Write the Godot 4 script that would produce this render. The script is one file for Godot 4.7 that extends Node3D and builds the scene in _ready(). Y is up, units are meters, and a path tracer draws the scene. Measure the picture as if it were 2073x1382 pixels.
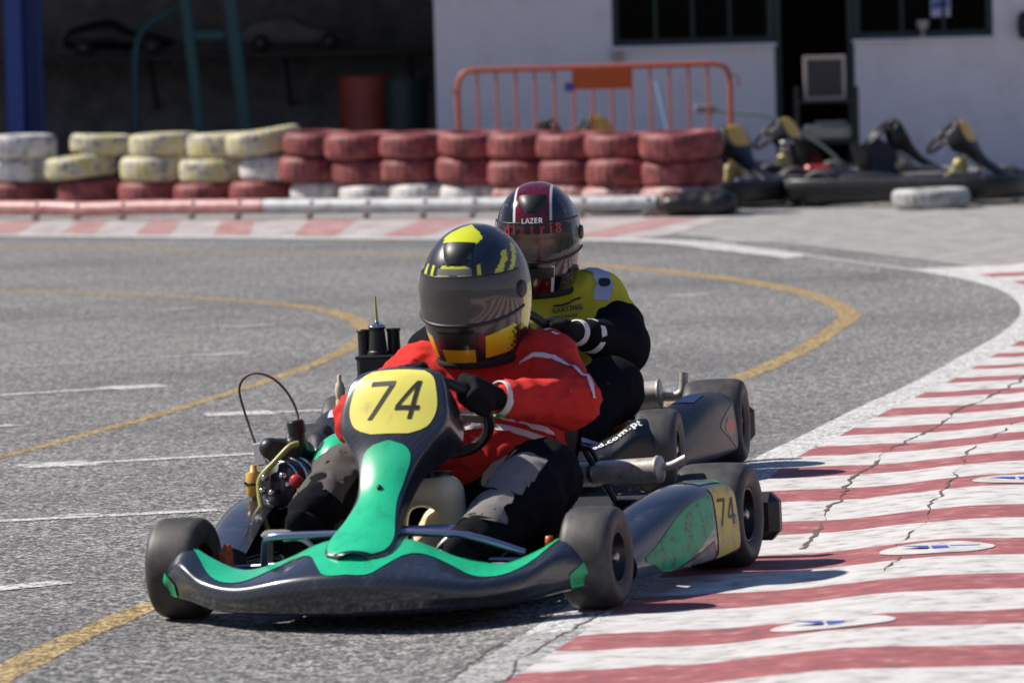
extends Node3D
# A corner of a kart track: two racing karts with drivers, a painted kerb, a wall of painted tyres and a white pit building.

# ---------------------------------------------------------------- mesh collector
class MB:
	var v := PackedVector3Array()
	var n := PackedVector3Array()
	var t := PackedVector2Array()
	var ix := PackedInt32Array()

	func quad_grid(p: PackedVector3Array, nu: int, nv: int, closed := false, ur := Vector2(0, 1), vr := Vector2(0, 1)) -> void:
		# nu points along u (closed: the last column repeats the first), nv rows
		var b := v.size()
		for j in nv:
			for i in nu:
				var a := j * nu + i
				var l := p[j * nu + (nu - 2 if closed else 0)] if i == 0 else p[a - 1]
				var r := p[j * nu + (1 if closed else nu - 1)] if i == nu - 1 else p[a + 1]
				var d := p[a] if j == 0 else p[a - nu]
				var u := p[a] if j == nv - 1 else p[a + nu]
				var m := (r - l).cross(u - d)
				if m.length_squared() < 1e-18:
					# a pole: use the next row inwards
					var q := nu if j == 0 else -nu
					var k := clampi(a + q, 0, p.size() - 1)
					var jj := k / nu
					var l2 := p[jj * nu + maxi(i - 1, 0)]
					var r2 := p[jj * nu + mini(i + 1, nu - 1)]
					m = (r2 - l2).cross(u - d)
				v.append(p[a]); n.append(m.normalized() if m.length_squared() > 0.0 else Vector3.UP)
				t.append(Vector2(lerpf(ur.x, ur.y, float(i) / maxi(nu - 1, 1)), lerpf(vr.x, vr.y, float(j) / maxi(nv - 1, 1))))
		for j in nv - 1:
			for i in nu - 1:
				var a := b + j * nu + i
				ix.append_array([a, a + 1, a + nu + 1, a, a + nu + 1, a + nu])

	func face(p: Array, nrm := Vector3.ZERO) -> void:
		# one flat convex face
		var b := v.size()
		var m := nrm
		if m == Vector3.ZERO:
			m = (p[2] - p[0]).cross(p[1] - p[0]).normalized()
		for q in p:
			v.append(q); n.append(m); t.append(Vector2(q.x, q.z))
		for i in range(1, p.size() - 1):
			ix.append_array([b, b + i, b + i + 1])

	func box(xf: Transform3D, s: Vector3, c := 0.0) -> void:
		# chamfered box, s is the full size
		var h := s * 0.5
		c = minf(c, minf(h.x, minf(h.y, h.z)) * 0.9)
		var P := func(x: float, y: float, z: float, ax: int) -> Vector3:
			var q := Vector3(x * h.x, y * h.y, z * h.z)
			if ax != 0: q.x -= x * c
			if ax != 1: q.y -= y * c
			if ax != 2: q.z -= z * c
			return xf * q
		for ax in 3:
			for s1 in [-1.0, 1.0]:
				var q := []
				for k in [[-1.0, -1.0], [1.0, -1.0], [1.0, 1.0], [-1.0, 1.0]]:
					var e := Vector3.ZERO
					e[ax] = s1; e[(ax + 1) % 3] = k[0]; e[(ax + 2) % 3] = k[1]
					q.append(P.call(e.x, e.y, e.z, ax))
				face(q)
		if c > 0.0:
			for ax in 3:
				var b1 := (ax + 1) % 3
				var b2 := (ax + 2) % 3
				for k in [[-1.0, -1.0], [1.0, -1.0], [1.0, 1.0], [-1.0, 1.0]]:
					var e := Vector3.ZERO
					e[b1] = k[0]; e[b2] = k[1]
					var q := []
					for w in [[-1.0, b1], [1.0, b1], [1.0, b2], [-1.0, b2]]:
						var f := e
						f[ax] = w[0]
						q.append(P.call(f.x, f.y, f.z, w[1]))
					face(q)
			for x in [-1.0, 1.0]:
				for y in [-1.0, 1.0]:
					for z in [-1.0, 1.0]:
						face([P.call(x, y, z, 0), P.call(x, y, z, 1), P.call(x, y, z, 2)])

	func tube(pts: Array, r, sides := 8, caps := true) -> void:
		# r: one radius or one for each point
		var m := pts.size()
		var p := PackedVector3Array()
		var up := Vector3.UP
		var first: Vector3 = (pts[1] - pts[0]).normalized()
		if absf(first.dot(up)) > 0.9: up = Vector3.RIGHT
		var side := first.cross(up).normalized()
		for i in m:
			var d: Vector3 = (pts[mini(i + 1, m - 1)] - pts[maxi(i - 1, 0)]).normalized()
			side = (side - d * side.dot(d)).normalized()
			var q := d.cross(side)
			var rr: float = r[i] if r is Array else r
			for k in sides + 1:
				var a := TAU * k / sides
				p.append(pts[i] + (side * cos(a) + q * sin(a)) * rr)
		quad_grid(p, sides + 1, m, true)
		if caps:
			for e in [0, m - 1]:
				var q := []
				for k in sides: q.append(p[e * (sides + 1) + k])
				face(q)

	func lathe(prof: Array, segs: int, xf := Transform3D.IDENTITY, ripple := 0.0, ripples := 0) -> void:
		# prof: Vector2(radius, height), turned about y
		var p := PackedVector3Array()
		for q in prof:
			for k in segs + 1:
				var a := TAU * (k % segs) / segs
				var rr: float = q.x
				if ripple > 0.0 and (k % segs) % ripples == 0: rr -= ripple
				p.append(xf * Vector3(cos(a) * rr, q.y, sin(a) * rr))
		quad_grid(p, segs + 1, prof.size(), true)

	func disc(xf: Transform3D, r: float, segs := 20) -> void:
		var q := []
		for k in segs:
			var a := TAU * k / segs
			q.append(xf * Vector3(cos(a) * r, 0, sin(a) * r))
		face(q)

	func add(o: MB, xf: Transform3D) -> void:
		var b := v.size()
		for i in o.v.size():
			v.append(xf * o.v[i]); n.append((xf.basis * o.n[i]).normalized()); t.append(o.t[i])
		for i in o.ix: ix.append(b + i)

	func mesh(m: Material) -> ArrayMesh:
		for i in range(0, ix.size(), 3):
			var a := v[ix[i]]
			var b := v[ix[i + 1]]
			var c := v[ix[i + 2]]
			if (c - a).cross(b - a).dot(n[ix[i]] + n[ix[i + 1]] + n[ix[i + 2]]) < 0.0:
				var w := ix[i + 1]
				ix[i + 1] = ix[i + 2]
				ix[i + 2] = w
		var arr := []
		arr.resize(Mesh.ARRAY_MAX)
		arr[Mesh.ARRAY_VERTEX] = v
		arr[Mesh.ARRAY_NORMAL] = n
		arr[Mesh.ARRAY_TEX_UV] = t
		arr[Mesh.ARRAY_INDEX] = ix
		var am := ArrayMesh.new()
		am.add_surface_from_arrays(Mesh.PRIMITIVE_TRIANGLES, arr)
		if m: am.surface_set_material(0, m)
		return am

# ---------------------------------------------------------------- soft bodies: blended capsules and ellipsoids, meshed as surface nets
class Body:
	var prims: Array = []
	var k := 0.02
	var fold := 0.0
	var fnoise := FastNoiseLite.new()
	var fscale := Vector3.ONE

	func _init(kk := 0.02, folds := 0.0, freq := 9.0, seed_ := 1) -> void:
		k = kk; fold = folds
		fnoise.seed = seed_; fnoise.frequency = freq
		fnoise.noise_type = FastNoiseLite.TYPE_SIMPLEX_SMOOTH
		fnoise.fractal_type = FastNoiseLite.FRACTAL_RIDGED
		fnoise.fractal_octaves = 2

	func cap(a: Vector3, b: Vector3, ra: float, rb: float) -> void: prims.append([a, b, ra, rb])
	func ell(c: Vector3, r: Vector3, basis := Basis.IDENTITY) -> void: prims.append([c, r, basis.inverse()])

	func one(pr: Array, p: Vector3) -> float:
		if pr.size() == 4:
			var ab: Vector3 = pr[1] - pr[0]
			var h := clampf((p - pr[0]).dot(ab) / maxf(ab.length_squared(), 1e-9), 0.0, 1.0)
			return p.distance_to(pr[0] + ab * h) - lerpf(pr[2], pr[3], h)
		var q: Vector3 = pr[2] * (p - pr[0])
		var r: Vector3 = pr[1]
		var k0 := (q / r).length()
		var k1 := (q / (r * r)).length()
		return k0 * (k0 - 1.0) / maxf(k1, 1e-6)

	func at(p: Vector3) -> float:
		var s := 0.0
		for pr in prims: s += exp(-maxf(one(pr, p), -0.3) / k)
		return -k * log(maxf(s, 1e-14)) - (fold * fnoise.get_noise_3dv(p * fscale) if fold > 0.0 else 0.0)

	func grad(p: Vector3) -> Vector3:
		var e := 0.004
		return Vector3(at(p + Vector3(e, 0, 0)) - at(p - Vector3(e, 0, 0)), at(p + Vector3(0, e, 0)) - at(p - Vector3(0, e, 0)), at(p + Vector3(0, 0, e)) - at(p - Vector3(0, 0, e))).normalized()

	func onto(p: Vector3, lift: float) -> Vector3:
		for i in 5:
			p -= grad(p) * (at(p) - lift) * 0.9
		return p

	func build(cell: float) -> MB:
		var lo := Vector3.ONE * 1e9
		var hi := -lo
		for pr in prims:
			if pr.size() == 4:
				lo = lo.min(pr[0] - Vector3.ONE * pr[2]).min(pr[1] - Vector3.ONE * pr[3])
				hi = hi.max(pr[0] + Vector3.ONE * pr[2]).max(pr[1] + Vector3.ONE * pr[3])
			else:
				var m: float = maxf(pr[1].x, maxf(pr[1].y, pr[1].z))
				lo = lo.min(pr[0] - Vector3.ONE * m); hi = hi.max(pr[0] + Vector3.ONE * m)
		var pad := 3.0 * k + fold + 2.0 * cell
		lo -= Vector3.ONE * pad; hi += Vector3.ONE * pad
		var nx := int((hi.x - lo.x) / cell) + 2
		var ny := int((hi.y - lo.y) / cell) + 2
		var nz := int((hi.z - lo.z) / cell) + 2
		var acc := PackedFloat32Array()
		acc.resize(nx * ny * nz)
		var reach := 5.0 * k + fold + cell
		for pr in prims:
			var a: Vector3
			var b: Vector3
			if pr.size() == 4:
				a = (pr[0] - Vector3.ONE * pr[2]).min(pr[1] - Vector3.ONE * pr[3])
				b = (pr[0] + Vector3.ONE * pr[2]).max(pr[1] + Vector3.ONE * pr[3])
			else:
				var m: float = maxf(pr[1].x, maxf(pr[1].y, pr[1].z))
				a = pr[0] - Vector3.ONE * m; b = pr[0] + Vector3.ONE * m
			a = (a - lo - Vector3.ONE * reach) / cell; b = (b - lo + Vector3.ONE * reach) / cell
			for z in range(maxi(int(a.z), 0), mini(int(b.z) + 1, nz)):
				for y in range(maxi(int(a.y), 0), mini(int(b.y) + 1, ny)):
					var row := (z * ny + y) * nx
					for x in range(maxi(int(a.x), 0), mini(int(b.x) + 1, nx)):
						var d := one(pr, lo + Vector3(x, y, z) * cell)
						if d < reach: acc[row + x] += exp(-maxf(d, -0.3) / k)
		var near := exp(-(fold + 3.0 * cell) / k)
		var far := exp((fold + 3.0 * cell) / k)
		for i in acc.size():
			var s := acc[i]
			if s <= 1e-12:
				acc[i] = 1.0
				continue
			var d := -k * log(s)
			if fold > 0.0 and s > near * 0.2 and s < far * 5.0:
				var p := lo + Vector3(i % nx, (i / nx) % ny, i / (nx * ny)) * cell
				d -= fold * fnoise.get_noise_3dv(p * fscale)
			acc[i] = d
		var mb := MB.new()
		var id := PackedInt32Array()
		id.resize(acc.size())
		id.fill(-1)
		var off := [0, 1, nx, nx + 1, nx * ny, nx * ny + 1, nx * ny + nx, nx * ny + nx + 1]
		var edges := [[0, 1], [2, 3], [4, 5], [6, 7], [0, 2], [1, 3], [4, 6], [5, 7], [0, 4], [1, 5], [2, 6], [3, 7]]
		for z in nz - 1:
			for y in ny - 1:
				var i := (z * ny + y) * nx - 1
				for x in nx - 1:
					i += 1
					var s0 := acc[i] < 0.0
					if (acc[i + off[1]] < 0.0) == s0 and (acc[i + off[2]] < 0.0) == s0 and (acc[i + off[3]] < 0.0) == s0 and (acc[i + off[4]] < 0.0) == s0 and (acc[i + off[5]] < 0.0) == s0 and (acc[i + off[6]] < 0.0) == s0 and (acc[i + off[7]] < 0.0) == s0:
						continue
					var c := Vector3.ZERO
					var m := 0
					for e in edges:
						var da := acc[i + off[e[0]]]
						var db := acc[i + off[e[1]]]
						if (da < 0.0) != (db < 0.0):
							var h := da / (da - db)
							var pa := Vector3(e[0] & 1, (e[0] >> 1) & 1, e[0] >> 2)
							var pb := Vector3(e[1] & 1, (e[1] >> 1) & 1, e[1] >> 2)
							c += pa.lerp(pb, h); m += 1
					id[i] = mb.v.size()
					mb.v.append(lo + (Vector3(x, y, z) + c / m) * cell)
					mb.n.append(Vector3.ZERO); mb.t.append(Vector2.ZERO)
		var st := [1, nx, nx * ny]
		for z in range(1, nz - 1):
			for y in range(1, ny - 1):
				var i := (z * ny + y) * nx
				for x in range(1, nx - 1):
					var w := i + x
					var s0 := acc[w] < 0.0
					for ax in 3:
						if (acc[w + st[ax]] < 0.0) == s0: continue
						var u: int = st[(ax + 1) % 3]
						var q: int = st[(ax + 2) % 3]
						var a := id[w]
						var b := id[w - u]
						var c := id[w - u - q]
						var d := id[w - q]
						if a < 0 or b < 0 or c < 0 or d < 0: continue
						if s0: mb.ix.append_array([a, c, b, a, d, c])
						else: mb.ix.append_array([a, b, c, a, c, d])
		for i in range(0, mb.ix.size(), 3):
			var a := mb.v[mb.ix[i]]
			var g := (mb.v[mb.ix[i + 2]] - a).cross(mb.v[mb.ix[i + 1]] - a)
			for q in 3: mb.n[mb.ix[i + q]] += g
		for i in mb.n.size(): mb.n[i] = mb.n[i].normalized()
		return mb

	func ribbon(path: Array, w: float, lift := 0.003, steps := 24, across := Vector3.ZERO) -> MB:
		# a strip that follows the surface along a path
		var c := Curve3D.new()
		for i in path.size():
			var tg: Vector3 = (path[mini(i + 1, path.size() - 1)] - path[maxi(i - 1, 0)]) / 6.0
			c.add_point(path[i], -tg, tg)
		var mid := []
		for i in steps + 1: mid.append(onto(c.sample_baked(c.get_baked_length() * i / steps), lift))
		var p := PackedVector3Array()
		for i in steps + 1:
			var d: Vector3 = mid[mini(i + 1, steps)] - mid[maxi(i - 1, 0)]
			var s := d.cross(grad(mid[i])).normalized() if across == Vector3.ZERO else across
			for f in [-0.5, 0.0, 0.5]: p.append(onto(mid[i] + s * w * f, lift))
		var mb := MB.new()
		mb.quad_grid(p, 3, steps + 1)
		return mb

	func patch(o: Vector3, u: Vector3, w: Vector3, nu: int, nv: int, lift := 0.003, bulge := 0.0) -> MB:
		# a rounded rectangle laid on the surface: centre o, half axes u and w
		var p := PackedVector3Array()
		for j in nv:
			for i in nu:
				var a := 2.0 * i / (nu - 1) - 1.0
				var b := 2.0 * j / (nv - 1) - 1.0
				var f := 1.0 - 0.16 * a * a * b * b + bulge * sin(a * 5.0 + b * 3.0)
				p.append(onto(o + u * a * f + w * b * f, lift))
		var mb := MB.new()
		mb.quad_grid(p, nu, nv)
		return mb

# ---------------------------------------------------------------- scene helpers
var used := {}
var M := {}

func numbered(called: String) -> String:
	if not used.has(called):
		used[called] = 0
		return called
	used[called] += 1
	return "%s_%03d" % [called, used[called]]

func part(called: String, mb, m: Material, parent: Node, label := "") -> MeshInstance3D:
	var o := MeshInstance3D.new()
	o.name = called
	o.mesh = mb.mesh(m) if mb is MB else mb
	if not (mb is MB) and m: o.material_override = m
	if label: o.set_meta("label", label)
	parent.add_child(o, true)
	return o

func tag(o: Node, label: String, category: String, group := "") -> void:
	o.set_meta("label", label)
	o.set_meta("category", category)
	if group: o.set_meta("group", group)

func thing(called: String, label: String, category: String, at := Vector3.ZERO, basis := Basis.IDENTITY, group := "") -> Node3D:
	var o := Node3D.new()
	o.name = numbered(called)
	add_child(o)
	o.transform = Transform3D(basis, at)
	tag(o, label, category, group)
	return o

func one_mesh(called: String, mb: MB, m: Material, label: String, category: String, at := Vector3.ZERO, group := "") -> MeshInstance3D:
	var o := part(numbered(called), mb, m, self)
	o.position = at
	tag(o, label, category, group)
	return o

func setting(called: String, mb: MB, m: Material) -> MeshInstance3D:
	var o := part(numbered(called), mb, m, self)
	o.set_meta("kind", "structure")
	return o

func sub(called: String, parent: Node, at := Vector3.ZERO, basis := Basis.IDENTITY) -> Node3D:
	var o := Node3D.new()
	o.name = called
	parent.add_child(o, true)
	o.transform = Transform3D(basis, at)
	return o

func T(at: Vector3, basis := Basis.IDENTITY) -> Transform3D: return Transform3D(basis, at)
func rot(x: float, y: float, z: float) -> Basis: return Basis.from_euler(Vector3(deg_to_rad(x), deg_to_rad(y), deg_to_rad(z)))
func along(d: Vector3) -> Basis:
	# a basis whose y axis points along d
	var y := d.normalized()
	var x := y.cross(Vector3.FORWARD if absf(y.z) < 0.9 else Vector3.RIGHT).normalized()
	return Basis(x, y, x.cross(y))
func xaxis() -> Basis: return Basis(Vector3(0, 1, 0), Vector3(1, 0, 0), Vector3(0, 0, -1))
func spline(pts: Array, steps: int) -> Array:
	var c := Curve3D.new()
	for i in pts.size():
		var tg: Vector3 = (pts[mini(i + 1, pts.size() - 1)] - pts[maxi(i - 1, 0)]) / 6.0
		c.add_point(pts[i], -tg, tg)
	var out := []
	for i in steps + 1: out.append(c.sample_baked(c.get_baked_length() * i / steps, true))
	return out
func curve1(x: float, pts: Array) -> float:
	# smooth table look-up: pts of [x, y], x rising
	if x <= pts[0][0]: return pts[0][1]
	for i in range(1, pts.size()):
		if x <= pts[i][0]:
			var p0: Array = pts[maxi(i - 2, 0)]
			var p1: Array = pts[i - 1]
			var p2: Array = pts[i]
			var p3: Array = pts[mini(i + 1, pts.size() - 1)]
			var h: float = p2[0] - p1[0]
			var m1: float = (p2[1] - p0[1]) / (p2[0] - p0[0]) * h
			var m2: float = (p3[1] - p1[1]) / (p3[0] - p1[0]) * h
			return hermite(p1[1], p2[1], m1, m2, (x - p1[0]) / h)
	return pts[-1][1]
func hermite(a: float, b: float, ma: float, mb: float, t: float) -> float:
	var t2 := t * t
	var t3 := t2 * t
	return a * (2 * t3 - 3 * t2 + 1) + ma * (t3 - 2 * t2 + t) + b * (3 * t2 - 2 * t3) + mb * (t3 - t2)

# ---------------------------------------------------------------- materials
func col(r: float, g: float, b: float) -> Color: return Color(r, g, b).linear_to_srgb()
func mat(called: String, c: Color, rough := 0.6, metal := 0.0) -> StandardMaterial3D:
	var m := StandardMaterial3D.new()
	m.resource_name = called
	m.albedo_color = c
	m.roughness = rough
	m.metallic = metal
	M[called] = m
	return m
func noise_bytes(size: int, freq: float, seed_: int, type := FastNoiseLite.TYPE_SIMPLEX_SMOOTH, oct := 3, cell_ret := -1) -> PackedByteArray:
	var f := FastNoiseLite.new()
	f.seed = seed_; f.frequency = freq; f.noise_type = type
	f.fractal_octaves = oct
	if oct <= 1: f.fractal_type = FastNoiseLite.FRACTAL_NONE
	if cell_ret >= 0: f.cellular_return_type = cell_ret
	var im := f.get_seamless_image(size, size)
	im.convert(Image.FORMAT_L8)
	return im.get_data()
func ramp_image(size: int, val: PackedFloat32Array, stops: Array) -> ImageTexture:
	# stops: [value, Color(linear)]
	var d := PackedByteArray()
	d.resize(size * size * 3)
	var lut := PackedByteArray()
	for i in 256:
		var x := i / 255.0
		var c: Color = stops[-1][1]
		for s in range(1, stops.size()):
			if x <= stops[s][0]:
				var lo: Array = stops[s - 1]
				c = (lo[1] as Color).lerp(stops[s][1], clampf((x - lo[0]) / maxf(stops[s][0] - lo[0], 1e-5), 0.0, 1.0))
				break
		c = c.linear_to_srgb()
		lut.append_array([int(clampf(c.r, 0, 1) * 255), int(clampf(c.g, 0, 1) * 255), int(clampf(c.b, 0, 1) * 255)])
	for i in size * size:
		var q := clampi(int(val[i] * 255.0), 0, 255) * 3
		d[i * 3] = lut[q]; d[i * 3 + 1] = lut[q + 1]; d[i * 3 + 2] = lut[q + 2]
	return ImageTexture.create_from_image(Image.create_from_data(size, size, false, Image.FORMAT_RGB8, d))
func gray_image(size: int, b: PackedByteArray) -> ImageTexture:
	return ImageTexture.create_from_image(Image.create_from_data(size, size, false, Image.FORMAT_L8, b))
func normal_tex(size: int, b: PackedByteArray, strength: float) -> ImageTexture:
	var im := Image.create_from_data(size, size, false, Image.FORMAT_L8, b)
	im.convert(Image.FORMAT_RGBA8)
	im.bump_map_to_normal_map(strength)
	return ImageTexture.create_from_image(im)
func tri(m: StandardMaterial3D, scale: float, world := false) -> void:
	m.uv1_triplanar = true
	m.uv1_world_triplanar = world
	m.uv1_triplanar_sharpness = 8.0
	m.uv1_scale = Vector3.ONE * scale
func c3(r: float, g: float, b: float) -> Color: return Color(r, g, b)

func _ready() -> void:
	look()
	materials()
	ground()
	building()
	tyre_wall()
	yard_things()
	karts()

func look() -> void:
	var cam := Camera3D.new()
	cam.name = "camera"
	var pitch := atan(676.0 / 12000.0)
	var roll := deg_to_rad(1.5)
	var fwd := Vector3(0, -sin(pitch), -cos(pitch))
	var r0 := Vector3.RIGHT
	var u0 := r0.cross(fwd)
	cam.transform = Transform3D(Basis(r0 * cos(roll) - u0 * sin(roll), r0 * sin(roll) + u0 * cos(roll), -fwd), Vector3(0, 1.54, 0))
	cam.near = 0.5
	cam.far = 600.0
	add_child(cam)
	var at := CameraAttributesPhysical.new()
	at.frustum_focal_length = 12.0 / tan(atan(691.0 / 12000.0))
	at.frustum_focus_distance = 17.4
	at.exposure_aperture = 7.0
	at.frustum_far = 600.0
	at.frustum_near = 0.5
	cam.attributes = at
	cam.fov = rad_to_deg(2.0 * atan(691.0 / 12000.0))
	cam.current = true
	var env := Environment.new()
	env.background_mode = Environment.BG_SKY
	var sm := ProceduralSkyMaterial.new()
	sm.sky_top_color = Color(0.36, 0.51, 0.78)
	sm.sky_horizon_color = Color(0.93, 0.93, 0.97)
	sm.sky_curve = 0.22
	sm.ground_bottom_color = Color(0.35, 0.34, 0.33)
	sm.ground_horizon_color = Color(0.6, 0.62, 0.65)
	sm.sun_angle_max = 20.0
	var sky := Sky.new()
	sky.sky_material = sm
	env.sky = sky
	env.background_energy_multiplier = 0.42
	env.tonemap_mode = Environment.TONE_MAPPER_LINEAR
	env.tonemap_exposure = 1.3
	env.sdfgi_enabled = true
	env.ssao_enabled = true
	env.ssil_enabled = true
	var we := WorldEnvironment.new()
	we.name = "environment"
	we.environment = env
	add_child(we)
	var sun := DirectionalLight3D.new()
	sun.name = "sun"
	sun.light_color = Color(1.0, 0.97, 0.925)
	sun.light_energy = 1.6
	sun.light_angular_distance = 0.5
	sun.shadow_enabled = true
	var el := deg_to_rad(45.0)
	var az := deg_to_rad(15.0)          # behind straight left
	var from := Vector3(-cos(el) * cos(az), sin(el), -cos(el) * sin(az))
	add_child(sun)
	sun.look_at_from_position(from * 50.0, Vector3.ZERO)

func materials() -> void:
	# asphalt: pale stones in dark binder, with broader patches of wear
	var s := 1024
	var stones := noise_bytes(s, 0.17, 3, FastNoiseLite.TYPE_CELLULAR, 1, FastNoiseLite.RETURN_CELL_VALUE)
	var gaps := noise_bytes(s, 0.17, 3, FastNoiseLite.TYPE_CELLULAR, 1, FastNoiseLite.RETURN_DISTANCE)
	var mid := noise_bytes(s, 0.03, 5, FastNoiseLite.TYPE_SIMPLEX_SMOOTH, 3)
	var clump := noise_bytes(s, 0.085, 6, FastNoiseLite.TYPE_CELLULAR, 1, FastNoiseLite.RETURN_CELL_VALUE)
	var broad := noise_bytes(s, 0.006, 8, FastNoiseLite.TYPE_SIMPLEX_SMOOTH, 3)
	var val := PackedFloat32Array()
	val.resize(s * s)
	var hgt := PackedByteArray()
	hgt.resize(s * s)
	for i in s * s:
		var st := stones[i] / 255.0
		var gp := gaps[i] / 255.0
		val[i] = clampf(0.53 + (st - 0.5) * 0.7 - maxf(gp - 0.42, 0.0) * 1.4 + (clump[i] / 255.0 - 0.5) * 0.5 + (mid[i] / 255.0 - 0.5) * 0.16 + (broad[i] / 255.0 - 0.5) * 0.08, 0.0, 1.0)
		hgt[i] = clampi(int((1.0 - gp) * 170.0 + st * 80.0), 0, 255)
	M.asphalt_tex = ramp_image(s, val, [[0.0, c3(0.02, 0.02, 0.022)], [0.28, c3(0.075, 0.075, 0.077)], [0.52, c3(0.19, 0.188, 0.185)], [0.78, c3(0.36, 0.352, 0.338)], [1.0, c3(0.58, 0.565, 0.535)]])
	var big := noise_bytes(512, 0.011, 21, FastNoiseLite.TYPE_SIMPLEX_SMOOTH, 4)
	var bd := PackedFloat32Array()
	bd.resize(512 * 512)
	for i in 512 * 512: bd[i] = big[i] / 255.0
	M.patch_tex = ramp_image(512, bd, [[0.0, c3(0.62, 0.62, 0.63)], [0.35, c3(0.86, 0.86, 0.86)], [0.6, c3(1, 1, 0.99)], [1.0, c3(1.0, 0.98, 0.95)]])
	var a := mat("asphalt", Color.WHITE, 0.85)
	a.albedo_texture = M.asphalt_tex
	tri(a, 0.62, true)
	a.heightmap_enabled = true
	a.heightmap_texture = gray_image(s, hgt)
	a.heightmap_scale = 0.35
	a.detail_enabled = true
	a.detail_albedo = M.patch_tex
	a.detail_blend_mode = BaseMaterial3D.BLEND_MODE_MUL
	a.detail_uv_layer = BaseMaterial3D.DETAIL_UV_2
	a.uv2_triplanar = true
	a.uv2_world_triplanar = true
	a.uv2_scale = Vector3.ONE * 0.06
	# worn paint: paint over the asphalt grain, stones rubbed bare
	var paints := {"white": c3(0.72, 0.71, 0.69), "yellow": c3(0.46, 0.3, 0.075), "red": c3(0.36, 0.058, 0.062), "faint": c3(0.42, 0.42, 0.42)}
	var wear := noise_bytes(512, 0.02, 31, FastNoiseLite.TYPE_SIMPLEX_SMOOTH, 5)
	var fine := noise_bytes(512, 0.16, 33, FastNoiseLite.TYPE_CELLULAR, 1, FastNoiseLite.RETURN_CELL_VALUE)
	for key in paints:
		var p: Color = paints[key]
		var w := PackedFloat32Array()
		w.resize(512 * 512)
		for i in 512 * 512: w[i] = clampf(wear[i] / 255.0 * 0.55 + fine[i] / 255.0 * 0.45, 0, 1)
		var bare := 0.2 if key != "faint" else 0.42
		var tx := ramp_image(512, w, [[0.0, c3(0.09, 0.09, 0.09)], [bare, c3(0.13, 0.13, 0.13)], [bare + 0.16, p * 0.8], [0.62, p], [1.0, p * 1.12]])
		var m := mat("paint_" + key, Color.WHITE, 0.8)
		m.albedo_texture = tx
		tri(m, 1.1, true)
		m.heightmap_enabled = true
		m.heightmap_texture = gray_image(512, fine)
		m.heightmap_scale = 0.2
	# the yellow racing line is thin over the stones
	var yv := PackedFloat32Array()
	yv.resize(s * s)
	for i in s * s: yv[i] = val[i]
	var ym: StandardMaterial3D = M.paint_yellow
	ym.albedo_texture = ramp_image(s, yv, [[0.0, c3(0.05, 0.04, 0.025)], [0.3, c3(0.15, 0.105, 0.045)], [0.55, c3(0.36, 0.25, 0.095)], [0.8, c3(0.52, 0.38, 0.17)], [1.0, c3(0.66, 0.53, 0.3)]])
	ym.uv1_scale = Vector3.ONE * 0.62
	# white road paint is worn down to the stones too
	for q in [["paint_white", 0.62, 0.3], ["paint_faint", 0.42, 0.16]]:
		var wm: StandardMaterial3D = M[q[0]]
		var hi: float = q[1]
		var lo: float = q[2]
		wm.albedo_texture = ramp_image(s, yv, [[0.0, c3(0.05, 0.05, 0.05)], [0.2, c3(lo, lo, lo)], [0.42, c3(hi * 0.8, hi * 0.8, hi * 0.79)], [0.65, c3(hi, hi, hi * 0.98)], [1.0, c3(hi * 1.12, hi * 1.12, hi * 1.1)]])
		wm.uv1_scale = Vector3.ONE * 0.62
	# kerb paint on brushed concrete: streaks along x
	for key in ["kerb_white", "kerb_red"]:
		var kw := PackedFloat32Array()
		kw.resize(512 * 512)
		for i in 512 * 512:
			var x := i % 512
			var y := i / 512
			var streak := big[(x / 6) + (y * 7 % 512) * 512] / 255.0
			kw[i] = clampf(wear[i] / 255.0 * 0.6 + streak * 0.3 + fine[i] / 255.0 * 0.1, 0, 1)
		var st: Array = [[0.0, c3(0.2, 0.18, 0.16)], [0.24, c3(0.3, 0.27, 0.25)], [0.36, c3(0.48, 0.46, 0.44)], [0.58, c3(0.58, 0.57, 0.55)], [1.0, c3(0.64, 0.635, 0.62)]]
		if key == "kerb_red": st = [[0.0, c3(0.14, 0.1, 0.1)], [0.28, c3(0.2, 0.085, 0.088)], [0.42, c3(0.29, 0.085, 0.09)], [0.56, c3(0.335, 0.1, 0.105)], [0.68, c3(0.37, 0.14, 0.14)], [0.8, c3(0.44, 0.27, 0.26)], [1.0, c3(0.55, 0.44, 0.42)]]
		var m := mat(key, Color.WHITE, 0.75)
		m.albedo_texture = ramp_image(512, kw, st)
		tri(m, 0.8, true)
		m.heightmap_enabled = true
		m.heightmap_texture = gray_image(512, wear)
		m.heightmap_scale = 0.3
	var fp := mat("far_paint", Color.WHITE, 0.85)
	var fpv := PackedFloat32Array()
	fpv.resize(512 * 512)
	for i in 512 * 512: fpv[i] = wear[i] / 255.0
	fp.albedo_texture = ramp_image(512, fpv, [[0.0, c3(0.22, 0.18, 0.17)], [0.35, c3(0.33, 0.29, 0.28)], [0.55, c3(0.43, 0.39, 0.38)], [1.0, c3(0.52, 0.49, 0.48)]])
	tri(fp, 0.3, true)
	var fr := mat("far_red", Color.WHITE, 0.85)
	fr.albedo_texture = ramp_image(512, fpv, [[0.0, c3(0.26, 0.12, 0.115)], [0.4, c3(0.34, 0.16, 0.155)], [0.6, c3(0.4, 0.23, 0.22)], [1.0, c3(0.47, 0.38, 0.36)]])
	tri(fr, 0.3, true)
	# pale yard concrete
	var cv := PackedFloat32Array()
	cv.resize(512 * 512)
	for i in 512 * 512: cv[i] = clampf(0.5 + (wear[i] / 255.0 - 0.5) * 0.8 + (fine[i] / 255.0 - 0.5) * 0.35, 0, 1)
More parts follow.
